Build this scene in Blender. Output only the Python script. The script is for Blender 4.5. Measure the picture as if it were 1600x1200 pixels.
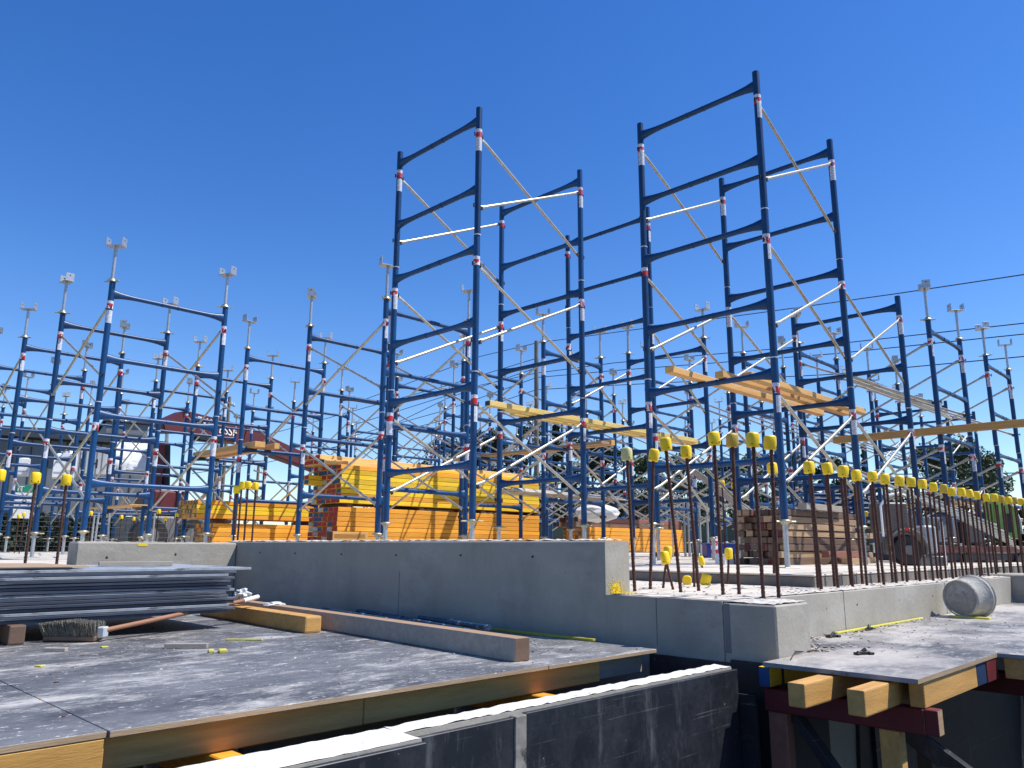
import bpy, bmesh, math, random
from mathutils import Vector, Matrix, Euler
random.seed(7)
R = math.radians
for o in list(bpy.data.objects): bpy.data.objects.remove(o)
scene = bpy.context.scene
COL = scene.collection

# ---------------------------------------------------------------- camera
# world: +X and +Y are the two directions of the shoring grid, origin at eye height
YAW, PITCH, ROLL, FPX = R(44.7), R(11.81), R(0.31), 1222.0
_f0 = Vector((math.sin(R(90)-YAW+0), 0, 0))
fh = Vector((math.cos(YAW), math.sin(YAW), 0))          # horizontal heading
rh = Vector((math.sin(YAW), -math.cos(YAW), 0))         # right
FW = fh*math.cos(PITCH) + Vector((0,0,math.sin(PITCH)))
UPV = -fh*math.sin(PITCH) + Vector((0,0,math.cos(PITCH)))
RT = rh*math.cos(ROLL) + UPV*math.sin(ROLL)
UP = -rh*math.sin(ROLL) + UPV*math.cos(ROLL)
cam = bpy.data.cameras.new('camera'); camo = bpy.data.objects.new('camera', cam); COL.objects.link(camo)
m = Matrix((RT, UP, -FW)).transposed().to_4x4()
camo.matrix_world = m
cam.sensor_width = 36; cam.lens = 36*FPX/1600; cam.clip_start = 0.05; cam.clip_end = 3000
scene.camera = camo
scene.render.resolution_x = 1024; scene.render.resolution_y = 768

def ray(x, y): return RT*((x-800)/FPX) - UP*((y-600)/FPX) + FW
def at(x, y, z):                       # ground-plan point of a pixel at height z
    r = ray(x, y); return r*(z/r.z)
def atd(x, y, d):                      # point of a pixel at horizontal distance d
    r = ray(x, y); return r*(d/math.hypot(r.x, r.y))

# ---------------------------------------------------------------- world + sun
SUN = Vector((0.42, -0.48, 1.0)).normalized()
EL = math.asin(SUN.z); AZ = math.atan2(SUN.x, SUN.y)
w = bpy.data.worlds.new('World'); scene.world = w; w.use_nodes = True
nt = w.node_tree; bg = nt.nodes['Background']
sky = nt.nodes.new('ShaderNodeTexSky'); sky.sky_type = 'NISHITA'; sky.sun_disc = False
sky.sun_elevation = EL; sky.sun_rotation = AZ; sky.air_density = 1.0; sky.dust_density = 0.15; sky.ozone_density = 3.0
hs = nt.nodes.new('ShaderNodeHueSaturation'); hs.inputs['Saturation'].default_value = 1.33; hs.inputs['Value'].default_value = 1.29
hs.inputs['Hue'].default_value = 0.513
nt.links.new(sky.outputs[0], hs.inputs['Color']); nt.links.new(hs.outputs[0], bg.inputs[0])
bg.inputs[1].default_value = 0.116
sl = bpy.data.lights.new('sun', 'SUN'); sl.energy = 5.0; sl.angle = R(0.5); sl.color = (1.0, 0.985, 0.955)
so = bpy.data.objects.new('sun', sl); COL.objects.link(so); so.rotation_euler = SUN.to_track_quat('Z', 'Y').to_euler()
scene.view_settings.view_transform = 'Standard'; scene.view_settings.look = 'None'
scene.view_settings.exposure = 0.26; scene.view_settings.gamma = 1.0

# ---------------------------------------------------------------- materials
MATS = {}
def mat(name, base, rough=0.6, metal=0.0, var=0.15, scale=6.0, bump=0.0, bscale=40.0, stretch=None, spec=None):
    if name in MATS: return MATS[name]
    M = bpy.data.materials.new(name); M.use_nodes = True; N = M.node_tree; b = N.nodes['Principled BSDF']
    b.inputs['Roughness'].default_value = rough; b.inputs['Metallic'].default_value = metal
    if spec is not None: b.inputs['Specular IOR Level'].default_value = spec
    tc = N.nodes.new('ShaderNodeTexCoord'); mp = N.nodes.new('ShaderNodeMapping')
    N.links.new(tc.outputs['Object'], mp.inputs[0])
    if stretch: mp.inputs['Scale'].default_value = stretch
    oi = N.nodes.new('ShaderNodeObjectInfo')
    no = N.nodes.new('ShaderNodeTexNoise'); no.inputs['Scale'].default_value = scale; no.inputs['Detail'].default_value = 6; no.inputs['Roughness'].default_value = .65
    N.links.new(mp.outputs[0], no.inputs[0])
    mr = N.nodes.new('ShaderNodeMapRange'); mr.inputs[1].default_value = .3; mr.inputs[2].default_value = .7
    mr.inputs[3].default_value = 1-var; mr.inputs[4].default_value = 1+var
    N.links.new(no.outputs[0], mr.inputs[0])
    rr = N.nodes.new('ShaderNodeMapRange'); q = .26 if ('lvl' in name or 'timber' in name or 'sheet' in name) else (.24 if name == 'blue_paint' else .10)
    if name in ('concrete', 'slab_concrete', 'rough_top_concrete', 'fresh_white_concrete', 'dusty_black_ply', 'black_form_ply', 'beam_lvl'): q = 0
    rr.inputs[3].default_value = 1-q; rr.inputs[4].default_value = 1+q*.6; N.links.new(oi.outputs['Random'], rr.inputs[0])
    ml = N.nodes.new('ShaderNodeMath'); ml.operation = 'MULTIPLY'; N.links.new(mr.outputs[0], ml.inputs[0]); N.links.new(rr.outputs[0], ml.inputs[1]); mr = ml
    mx = N.nodes.new('ShaderNodeMix'); mx.data_type = 'RGBA'; mx.blend_type = 'MULTIPLY'; mx.inputs[0].default_value = 1
    mx.inputs[6].default_value = (*base, 1); N.links.new(mr.outputs[0], mx.inputs[7])
    N.links.new(mx.outputs[2], b.inputs['Base Color'])
    if bump:
        n2 = N.nodes.new('ShaderNodeTexNoise'); n2.inputs['Scale'].default_value = bscale; n2.inputs['Detail'].default_value = 5
        N.links.new(mp.outputs[0], n2.inputs[0])
        bp = N.nodes.new('ShaderNodeBump'); bp.inputs['Strength'].default_value = bump; bp.inputs['Distance'].default_value = .01
        N.links.new(n2.outputs[0], bp.inputs['Height']); N.links.new(bp.outputs[0], b.inputs['Normal'])
    MATS[name] = M; M['mix'] = mx.name; M['map'] = mp.name
    return M
def overlay(M, color, scale, lo, hi, stretch=(1,1,1), rot=(0,0,0), detail=8, rough=.7, coord='Object', kind='noise', amount=1.0):
    """mix a second colour over the base where a noise passes a threshold: dust, stains, scratches"""
    N = M.node_tree; b = N.nodes['Principled BSDF']; src = b.inputs['Base Color'].links[0].from_socket
    tc = N.nodes.new('ShaderNodeTexCoord'); mp = N.nodes.new('ShaderNodeMapping'); mp.inputs['Scale'].default_value = stretch; mp.inputs['Rotation'].default_value = rot
    N.links.new(tc.outputs[coord], mp.inputs[0])
    if kind == 'noise':
        t = N.nodes.new('ShaderNodeTexNoise'); t.inputs['Detail'].default_value = detail; t.inputs['Roughness'].default_value = rough; out = t.outputs[0]
    elif kind == 'voronoi':
        t = N.nodes.new('ShaderNodeTexVoronoi'); out = t.outputs['Distance']
    else:
        t = N.nodes.new('ShaderNodeTexWave'); t.inputs['Distortion'].default_value = 3; t.inputs['Detail'].default_value = 3; out = t.outputs[1]
    t.inputs['Scale'].default_value = scale; N.links.new(mp.outputs[0], t.inputs[0])
    mr = N.nodes.new('ShaderNodeMapRange'); mr.inputs[1].default_value = lo; mr.inputs[2].default_value = hi; mr.inputs[4].default_value = amount
    N.links.new(out, mr.inputs[0])
    mx = N.nodes.new('ShaderNodeMix'); mx.data_type = 'RGBA'; mx.inputs[7].default_value = (*color, 1)
    N.links.new(mr.outputs[0], mx.inputs[0]); N.links.new(src, mx.inputs[6]); N.links.new(mx.outputs[2], b.inputs['Base Color'])
    return M

blue = mat('blue_paint', (.002, .046, .145), .40, 0, .25, 5, spec=.4)
overlay(blue, (.06, .09, .14), 30, .68, .74, detail=3, amount=.6)
overlay(blue, (.16, .15, .14), 22, .66, .70, detail=6, amount=.7)
overlay(blue, (.10, .045, .02), 13, .69, .73, detail=8, amount=.7)
galv = mat('galvanised_steel', (.46, .475, .49), .42, .7, .18, 30)
brace_m = mat('brace_steel', (.50, .46, .38), .40, .6, .2, 14)
overlay(brace_m, (.3, .2, .12), 20, .62, .7, amount=.6)
zinc = mat('yellow_zinc_steel', (.46, .41, .28), .42, .6, .25, 20)
latch_m = mat('dark_latch_steel', (.03, .03, .03), .5, .4, .2, 20)
white_m = mat('white_decal', (.62, .63, .68), .5, 0, .1, 40)
overlay(white_m, (.10, .13, .24), 60, .54, .58, stretch=(1, 1, 1.2), detail=2, amount=.55)
red_m = mat('red_decal', (.50, .02, .035), .5, 0, .1, 20)
overlay(red_m, (.75, .72, .72), 16, .60, .63, stretch=(1, 1, 1.3), detail=1)
rust = mat('rusty_rebar', (.085, .034, .022), .75, .25, .4, 30, .4, 90)
yel = mat('yellow_cap_plastic', (.95, .62, .004), .42, 0, .07, 30, .08, 60)
overlay(yel, (.6, .42, .08), 14, .58, .8, amount=.4)
yel2 = mat('sun_bleached_cap_plastic', (.62, .55, .22), .5, 0, .1, 30)
yel3 = mat('orange_aged_cap_plastic', (.55, .36, .03), .5, 0, .1, 30)
dark_hole = mat('dark_hole', (.01, .01, .01), .9)
conc = mat('concrete', (.335, .302, .245), .82, 0, .10, 1.6, .25, 45)
overlay(conc, (.22, .198, .165), 2.6, .48, .74, stretch=(1, 1, .35), detail=12, rough=.75, amount=.65)
overlay(conc, (.45, .41, .355), 1.3, .52, .68, stretch=(1, 1, 2.2), detail=12, rough=.7, amount=.6)
overlay(conc, (.14, .13, .12), 60, .735, .76, detail=2, rough=.4, amount=.7)
overlay(conc, (.24, .22, .19), 14, .66, .74, stretch=(1, 1, .25), amount=.55)
slab_m = mat('slab_concrete', (.60, .53, .43), .85, 0, .12, 2.2, .35, 50)
overlay(slab_m, (.36, .30, .235), 3.5, .5, .75, amount=.55)
overlay(slab_m, (.22, .18, .14), 28, .66, .74, amount=.8)
overlay(slab_m, (.5, .36, .06), .9, .66, .76, detail=3, amount=.45)
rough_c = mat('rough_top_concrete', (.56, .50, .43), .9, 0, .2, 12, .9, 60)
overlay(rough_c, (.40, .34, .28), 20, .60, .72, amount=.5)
ply = mat('dusty_black_ply', (.048, .047, .048), .55, 0, .35, 4, .15, 60)
overlay(ply, (.23, .225, .22), 1.3, .36, .64, stretch=(1, 1.3, 1), rot=(0, 0, R(-45)), detail=14, rough=.75, amount=.8)
overlay(ply, (.62, .57, .50), 1.9, .51, .64, stretch=(.9, 1.9, 1), rot=(0, 0, R(-38)), detail=15, rough=.8, amount=.8)
overlay(ply, (.70, .68, .63), 11, .57, .65, stretch=(.6, 2.2, 1), rot=(0, 0, R(-56)), detail=14, rough=.8, amount=.8)
overlay(ply, (.72, .68, .60), 38, .62, .66, stretch=(.8, 1.2, 1), rot=(0, 0, R(-45)), detail=5, amount=.7)
overlay(ply, (.025, .025, .028), 4, .60, .66, stretch=(.6, 2.5, 1), rot=(0, 0, R(-30)), detail=12, rough=.75, amount=.75)
ply2 = ply.copy(); ply2.name = 'dustier_black_ply'
for n_ in ply2.node_tree.nodes:
    pass
overlay(ply2, (.55, .49, .42), 1.3, .42, .62, rot=(0, 0, R(20)), detail=12, amount=.8)
overlay(ply2, (.22, .19, .15), 22, .62, .70, detail=4, amount=.6)
form = mat('black_form_ply', (.012, .014, .019), .42, 0, .35, 2, .12, 12)
overlay(form, (.075, .077, .085), 2.2, .47, .80, stretch=(1, 1, .8), detail=14, rough=.82, amount=.85)
overlay(form, (.34, .34, .33), 5, .60, .68, stretch=(.12, 1, 9), detail=8, rough=.75, amount=.55)
overlay(form, (.20, .20, .20), 3, .55, .70, stretch=(3.0, 1, .5), detail=12, rough=.8, amount=.5)
overlay(form, (.28, .27, .25), 3, .68, .80, stretch=(2.4, 1, .6), detail=10, rough=.7, amount=.55)
overlay(form, (.42, .40, .36), 46, .69, .74, detail=3, amount=.7)
sheet_m = mat('form_sheet_edge', (.035, .045, .070), .5, 0, .35, 3, .1, 20)
overlay(sheet_m, (.32, .33, .36), 4, .56, .72, stretch=(.6, 1, 7), detail=10, amount=.8)
sheet_g = mat('grey_sheet_edge', (.27, .29, .31), .6, 0, .3, 6)
overlay(sheet_g, (.03, .035, .05), 6, .56, .62, stretch=(.6, 1, 3), amount=.8)
def wood(name, c, c2, amt=.8):
    M = mat(name, c, .6, 0, .16, 3, .15, 30, stretch=(1, 8, 8))
    overlay(M, c2, 2.2, .45, .75, stretch=(1, 14, 14), detail=8, amount=amt)
    overlay(M, tuple(x*.45 for x in c), 9, .70, .76, stretch=(.5, 3, 3), detail=4, amount=.7)
    return M
w_or = wood('orange_lvl', (.84, .36, .028), (.66, .24, .015))
overlay(w_or, (.62, .52, .42), 1.1, .64, .70, stretch=(1, 2, 2), detail=3, amount=.6)
w_ye = wood('yellow_lvl', (.84, .53, .016), (.72, .42, .02))
w_pa = wood('pale_lvl', (.80, .48, .17), (.65, .34, .09))
w_bd = wood('beam_lvl', (.58, .31, .085), (.40, .19, .045))
w_gr = wood('grey_weathered_timber', (.40, .34, .27), (.26, .22, .18))
w_br = wood('brown_timber', (.17, .10, .06), (.12, .065, .045))
w_rb = wood('reddish_timber', (.26, .10, .07), (.19, .08, .055))
w_tan = wood('tan_timber', (.42, .27, .15), (.27, .165, .09))
w_plyedge = wood('ply_edge', (.42, .29, .17), (.25, .16, .09))
p_red = mat('red_painted_timber', (.12, .008, .010), .6, 0, .3, 8)
p_blu = mat('blue_painted_timber', (.006, .028, .075), .6, 0, .3, 8)
p_gry = mat('grey_painted_timber', (.32, .32, .28), .7, 0, .3, 8)
p_yel = mat('yellow_painted_timber', (.45, .34, .03), .6, 0, .3, 8)
p_ygr = mat('pale_end_grain', (.48, .30, .12), .7, 0, .3, 30)
leafA = mat('conifer_foliage', (.018, .038, .016), .7, 0, .5, 1.2)
leafB = mat('gum_foliage', (.06, .085, .035), .7, 0, .4, 1.2)
leafC = mat('tall_tree_foliage', (.045, .075, .03), .7, 0, .4, 1.2)
bark = mat('bark', (.12, .085, .06), .9, 0, .3, 4)
polew = mat('weathered_pole_wood', (.17, .145, .11), .85, 0, .2, 3)
wirem = mat('cable_black', (.03, .035, .045), .6)
grass_m = mat('grass', (.06, .10, .022), .9, 0, .5, 8, .6, 40)
dirt = mat('dirt_ground', (.20, .16, .11), .95, 0, .3, 1.5, .5, 20)
overlay(dirt, (.07, .10, .03), .35, .5, .6, amount=.8)
pit_m = mat('shade_darkened_pit_soil', (.015, .014, .013), .95, 0, .3, 2)  # near black: the deep shade of the pit is in this colour
maroon = mat('maroon_crane_paint', (.105, .016, .016), .45, 0, .2, 4)
blk = mat('black_rubber', (.012, .012, .014), .6, 0, .2, 10)
dgrey = mat('dark_grey_cladding', (.035, .04, .047), .6, 0, .15, 2)
mgrey = mat('mid_grey_cladding', (.15, .16, .17), .6, 0, .15, 2)
lgrey = mat('light_grey_paint', (.45, .46, .46), .55, 0, .12, 3)
wht = mat('white_paint', (.78, .78, .77), .5, 0, .08, 3)
tarp = mat('white_tarpaulin', (.75, .75, .73), .6, 0, .12, 2, .6, 4)
green_s = mat('green_sign_paint', (.01, .22, .13), .5)
lime = mat('lime_green_paint', (.26, .45, .09), .5, 0, .12, 6)
orange_p = mat('orange_paint', (.75, .24, .02), .5)
machine_g = mat('machine_grey', (.16, .155, .15), .5, .3, .3, 12)
blue_pl = mat('blue_tub_plastic', (.01, .05, .3), .4)
bucket_m = mat('cement_stained_plastic', (.37, .345, .30), .8, 0, .2, 14, .5, 50)
overlay(bucket_m, (.52, .49, .43), 9, .52, .62, amount=.7)
overlay(bucket_m, (.13, .12, .11), 26, .63, .70, amount=.8)
brist = mat('broom_bristles', (.20, .18, .14), .95, 0, .35, 60, .8, 120)
broom_w = wood('broom_handle_wood', (.33, .15, .08), (.25, .11, .06))
plast = mat('clear_crumpled_plastic', (.6, .62, .63), .25, 0, .2, 12, .5, 20)
yelstrip = mat('yellow_plastic_strip', (.62, .55, .05), .6, 0, .25, 30)
overlay(yelstrip, (.4, .37, .3), 12, .5, .7, amount=.7)
glassm = mat('window_glass', (.03, .04, .05), .08, 0, .05, 2)

# ---------------------------------------------------------------- mesh helpers
class MB:
    def __init__(s): s.bm = bmesh.new(); s.mats = []
    def mi(s, m):
        if m not in s.mats: s.mats.append(m)
        return s.mats.index(m)
    def box(s, lo, hi, m, bev=0.0, M=None, seg=1, ends=None):
        """axis aligned box; ends=(axis, mat_lo, mat_hi) paints the two end faces"""
        c = [(a+b)/2 for a, b in zip(lo, hi)]; d = [b-a for a, b in zip(lo, hi)]
        r = bmesh.ops.create_cube(s.bm, size=1.0)
        vs = r['verts']
        for v in vs: v.co = Vector((v.co.x*d[0]+c[0], v.co.y*d[1]+c[1], v.co.z*d[2]+c[2]))
        fs = set(f for v in vs for f in v.link_faces)
        if bev:
            es = list(set(e for v in vs for e in v.link_edges))
            rb = bmesh.ops.bevel(s.bm, geom=es, offset=bev, segments=seg, affect='EDGES', profile=.6)
            fs = set(f for v in rb['verts'] for f in v.link_faces) | set(f for f in fs if f.is_valid)
            vs = list(set(v for f in fs for v in f.verts))
        k = s.mi(m)
        for f in fs:
            f.material_index = k
            if ends:
                n = f.normal if f.normal.length else None
                f.normal_update(); ax, ml, mh = ends
                if f.normal[ax] < -.9: f.material_index = s.mi(ml)
                elif f.normal[ax] > .9: f.material_index = s.mi(mh)
        if M is not None: bmesh.ops.transform(s.bm, matrix=M, verts=vs)
        return vs
    def tube(s, p0, p1, r, m, n=10, prof=None, cap=True, sx=1.0):
        """tube from p0 to p1; prof = [(t, r_vertical, r_side)]"""
        p0 = Vector(p0); p1 = Vector(p1); d = (p1-p0); L = d.length; d.normalize()
        side = d.cross(Vector((0,0,1)))
        if side.length < 1e-4: side = Vector((1,0,0))
        side.normalize(); upv = side.cross(d)
        prof = prof or [(0, r, r), (1, r, r)]
        rings = []
        for t, rv, rs in prof:
            c = p0 + d*(L*t)
            rings.append([s.bm.verts.new(c + side*math.cos(a)*rs + upv*math.sin(a)*rv) for a in [2*math.pi*i/n for i in range(n)]])
        k = s.mi(m)
        for a, b in zip(rings, rings[1:]):
            for i in range(n):
                f = s.bm.faces.new((a[i], a[(i+1)%n], b[(i+1)%n], b[i])); f.material_index = k; f.smooth = True
        if cap:
            f = s.bm.faces.new([s.bm.verts.new(v.co) for v in reversed(rings[0])]); f.material_index = k
            f = s.bm.faces.new([s.bm.verts.new(v.co) for v in rings[-1]]); f.material_index = k
    def path(s, pts, r, m, n=6):
        for a, b in zip(pts, pts[1:]): s.tube(a, b, r, m, n)
    def poly(s, pts, m):
        f = s.bm.faces.new([s.bm.verts.new(Vector(p)) for p in pts]); f.material_index = s.mi(m); return f
    def prism(s, pts, z0, z1, m, mt=None):
        a = [s.bm.verts.new((x, y, z0)) for x, y in pts]; b = [s.bm.verts.new((x, y, z1)) for x, y in pts]; n = len(pts); k = s.mi(m)
        for i in range(n):
            f = s.bm.faces.new((a[i], a[(i+1)%n], b[(i+1)%n], b[i])); f.material_index = k
        s.bm.faces.new(list(reversed(a))).material_index = k
        s.bm.faces.new(b).material_index = s.mi(mt or m)
    def mesh(s, name):
        bmesh.ops.recalc_face_normals(s.bm, faces=s.bm.faces[:])
        me = bpy.data.meshes.new(name); s.bm.to_mesh(me); s.bm.free()
        for m in s.mats: me.materials.append(m)
        return me
def link(name, me, parent=None, loc=(0,0,0), rot=None, mw=None):
    o = bpy.data.objects.new(name, me); COL.objects.link(o)
    if parent: o.parent = parent
    if mw is not None: o.matrix_local = mw
    else:
        o.location = loc
        if rot is not None: o.rotation_euler = rot
    return o
def tag(o, label=None, cat=None, group=None, kind=None):
    if label and len(label.split()) > 16: print('LONG', label)
    if label: o['label'] = label
    if cat: o['category'] = cat
    if group: o['group'] = group
    if kind: o['kind'] = kind
    return o
def empty(name, loc, label, cat, group=None):
    o = bpy.data.objects.new(name, None); COL.objects.link(o); o.location = loc; o.empty_display_size = .1
    return tag(o, label, cat, group)
ORD = ['first','second','third','fourth','fifth','sixth','seventh','eighth','ninth','tenth','eleventh','twelfth','thirteenth','fourteenth','fifteenth','sixteenth','seventeenth','eighteenth','nineteenth','twentieth','twenty-first','twenty-second','twenty-third','twenty-fourth','twenty-fifth','twenty-sixth','twenty-seventh','twenty-eighth','twenty-ninth','thirtieth']

# ---------------------------------------------------------------- ground, slab, walls
ZS, ZL, ZD = -.165, -.25, -.4885
def struct(name, b, label=None):
    o = link(name, b.mesh(name)); return tag(o, kind='structure')
b = MB()   # ground sheet with the pit cut out of it
for x0, y0, x1, y1 in [(-600, 21, 900, 900), (-600, 7.3, -12, 21), (26, -600, 900, 21), (-12, 7.3, 26, 21), (3.9, -8, 26, 2.3)][:4]:
    b.poly([(x0, y0, -.24), (x1, y0, -.24), (x1, y1, -.24), (x0, y1, -.24)], dirt)
b.poly([(-600, -600, -.24), (26, -600, -.24), (26, -12, -.24), (-600, -12, -.24)], dirt)
b.poly([(-600, -12, -.24), (-12, -12, -.24), (-12, 7.3, -.24), (-600, 7.3, -.24)], dirt)
struct('ground', b)
b = MB(); b.poly([(-12, -12, -3.3), (26, -12, -3.3), (26, 7.4, -3.3), (-12, 7.4, -3.3)], pit_m)
b.poly([(-12, -12, -3.3), (-12, -12, -.24), (26, -12, -.24), (26, -12, -3.3)], pit_m)
b.poly([(-12, -12, -3.3), (-12, -12, -.24), (-12, 7.4, -.24), (-12, 7.4, -3.3)], pit_m)
b.poly([(26, -12, -3.3), (26, -12, -.24), (26, 2.3, -.24), (26, 2.3, -3.3)], pit_m)
struct('pit', b)
b = MB(); b.box((5.17, 2.31, -.6), (26, 22, ZS-.012), mat('shaded_slab_edge_concrete', (.17, .15, .125), .9, 0, .25, 5, .6, 30), .008); b.box((5.165, 2.306, ZS-.0118), (26, 22, ZS), slab_m, .004)  # edge colour darkened to carry the shade on the step face
struct('floor_slab', b)
b = MB(); b.box((2.6, 7.32, -.5), (5.168, 21, ZS), slab_m); b.box((-8, 7.32, -.5), (2.598, 10.5, ZS-.002), slab_m)
struct('floor_slab_side', b)
b = MB(); b.poly([(-30, 10.6, -.21), (2.55, 10.6, -.21), (2.55, 30, -.21), (-30, 30, -.21)], grass_m)
struct('grass_verge', b)

# long wall with upstand, along +Y, camera side in shade
def rough_strip(bm, x0, y0, x1, y1, z, step, m, amp=.006):
    """a broken, uneven concrete top surface"""
    nx = max(2, int((x1-x0)/step)); ny = max(2, int((y1-y0)/step)); k = bm.mi(m)
    g = [[bm.bm.verts.new((x0+(x1-x0)*i/nx + (random.uniform(-.3, .3)*step if 0 < i < nx else 0), y0+(y1-y0)*j/ny, z+random.uniform(0, amp) if (0 < i < nx and 0 < j < ny) else z+random.uniform(0, amp*.6))) for j in range(ny+1)] for i in range(nx+1)]
    for i in range(nx):
        for j in range(ny):
            bm.bm.faces.new((g[i][j], g[i+1][j], g[i+1][j+1], g[i][j+1])).material_index = k
wall = empty('retaining_wall', (3.52, 4.5, ZD), 'long shaded grey concrete wall with an upstand behind the plywood deck', 'wall')
def wp(name, b, root):
    me = b.mesh(name); o = link(name, me, root); o.location = -Vector(root.location); return o
b = MB()
sec = [(3.52, -3.3), (5.168, -3.3), (5.168, ZL), (3.74, ZL), (3.74, .036), (3.736, .040), (3.530, .040), (3.522, .032), (3.52, .022)]
A_ = [b.bm.verts.new((x, 2.75, z)) for x, z in sec]; B_ = [b.bm.verts.new((x, 7.318, z)) for x, z in sec]; k = b.mi(conc)
for i in range(len(sec)): b.bm.faces.new((A_[i], A_[(i+1) % len(sec)], B_[(i+1) % len(sec)], B_[i])).material_index = k
b.bm.faces.new(A_).material_index = k; b.bm.faces.new(list(reversed(B_))).material_index = k
wp('wall_body', b, wall)
b = MB(); rough_strip(b, 3.532, 2.752, 3.734, 7.30, .0415, .035, rough_c, .012); wp('rough_top', b, wall)
b = MB(); b.box((3.52, 2.04, -3.3), (5.168, 2.749, ZL), conc); wp('wall_end', b, wall)
for v in (3.3, 3.95, 4.65, 5.35, 6.05, 6.65):
    b = MB(); b.tube((3.5185, v, -.055+random.uniform(-.01, .01)), (3.53, v, -.055), .009, dark_hole, 8); wp('tie_hole', b, wall)
b = MB()
for v in (2.42, 4.6): b.box((3.5180, v, ZD), (3.5225, v+.0035, ZL+(.0 if v < 3 else .08)), mat('seam', (.16, .16, .16), .9))
b.box((3.5190, 2.0, ZD), (3.5225, 2.03, ZL-.01), mat('seam2', (.17, .17, .17), .9))
wp('form_joint', b, wall)
b = MB(); rough_strip(b, 3.56, 2.05, 5.16, 7.0, ZL+.001, .07, slab_m, .006); wp('ledge_surface', b, wall)
sp = MB()
sp.tube((0,0,0), (0,0,.002), .001, mat('sprayed_yellow', (.85, .6, .02), .7), 5)
b = MB()
sy = mat('sprayed_yellow', (.85, .6, .02), .7)
b.prism([(3.575, 0), (3.655, 0), (3.65, .03), (3.63, .05), (3.61, .062), (3.585, .04)], 0, .0004, sy)
for v_ in b.bm.verts: v_.co = Vector((v_.co.x, 2.7492-v_.co.z, ZL+.002+v_.co.y))
for i in range(330):
    a = random.gauss(0, .032); h = abs(random.gauss(0, .036)); r_ = random.uniform(.001, .0035)
    b.tube((3.615+a, 2.7480, ZL+.003+h), (3.615+a, 2.7494, ZL+.003+h), r_, sy, 5)
for i in range(160):
    a = random.gauss(0, .05); h = abs(random.gauss(0, .04)); r_ = random.uniform(.0015, .005)
    b.tube((3.62+a, 2.745-h, ZL+.004), (3.62+a, 2.745-h, ZL+.0068), r_, sy, 5)
wp('yellow_paint_mark', b, wall)

pier = empty('corner_pier', (3.7, 1.9, ZD), 'square concrete pier at the near corner of the kerb with a chipped top', 'pier')
b = MB(); b.box((3.52, 1.765, -3.3), (3.868, 2.04, ZL-.006), conc, .008); rough_strip(b, 3.53, 1.775, 3.858, 2.05, ZL-.004, .03, rough_c, .012)
wp('pier_body', b, pier)
kerb = empty('concrete_kerb', (7, 2.1, ZD), 'sunlit low concrete kerb carrying the row of starter bars, beside the bucket', 'kerb')
b = MB(); b.box((3.87, 2.035, -3.3), (8.92, 2.308, ZL), conc, .006); wp('kerb_body', b, kerb)
b = MB(); rough_strip(b, 3.90, 2.05, 8.9, 2.31, ZL+.0005, .04, rough_c, .009); wp('kerb_top', b, kerb)
for u in (4.35, 4.7, 5.15, 5.9, 6.6):
    b = MB(); b.tube((u, 2.0335, -.34), (u, 2.06, -.34), .007, zinc if u in (4.7, 5.9) else dark_hole, 8); wp('tie_hole', b, kerb)
b = MB(); b.box((4.95, 2.033, ZD), (4.954, 2.0375, ZL), mat('seam', (.16,)*3)); b.box((6.9, 2.033, ZD), (6.904, 2.0375, ZL), mat('seam', (.16,)*3)); wp('form_joint', b, kerb)
pier2 = empty('far_pier', (9.3, 1.95, ZD), 'concrete pier at the far end of the sunlit kerb, partly out of frame', 'pier')
b = MB(); b.box((8.92, 1.66, -3.3), (9.6, 2.308, ZL+.02), conc, .01); wp('pier_body', b, pier2)
kerb2 = empty('kerb_beyond', (12, 2.1, ZD), 'stretch of concrete kerb beyond the far pier under the last starter bars', 'kerb')
b = MB(); b.box((9.602, 2.035, -3.3), (26, 2.308, ZL), conc, .006); wp('kerb_body', b, kerb2)
lw = empty('sunlit_wall', (2.8, 7.2, ZD), 'short pale sunlit concrete wall behind the stacked form sheets', 'wall')
b = MB(); b.box((2.14, 7.10, -3.3), (3.519, 7.318, .028), conc, .012); rough_strip(b, 2.15, 7.11, 3.51, 7.31, .0285, .04, rough_c, .006); wp('wall_body', b, lw)
b = MB(); b.tube((2.95, 7.0985, -.075), (2.95, 7.12, -.075), .010, dark_hole, 8); wp('tie_hole', b, lw)
b = MB(); b.tube((2.38, 7.0985, -.10), (2.38, 7.12, -.10), .010, dark_hole, 8); wp('tie_hole', b, lw)
b = MB(); b.box((2.62, 7.0975, -.005), (2.70, 7.1, .02), mat('sprayed_yellow', (.85, .6, .02))); b.box((2.63, 7.12, .035), (2.70, 7.28, .037), mat('sprayed_yellow', (.85, .6, .02))); wp('yellow_paint_mark', b, lw)
lw2 = empty('pit_edge_wall', (-4, 7.2, -2), 'low concrete edge below the stacked form sheets at the left', 'wall')
b = MB(); b.box((-12, 7.10, -3.3), (2.138, 7.318, ZS-.01), conc); wp('wall_body', b, lw2)

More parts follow.
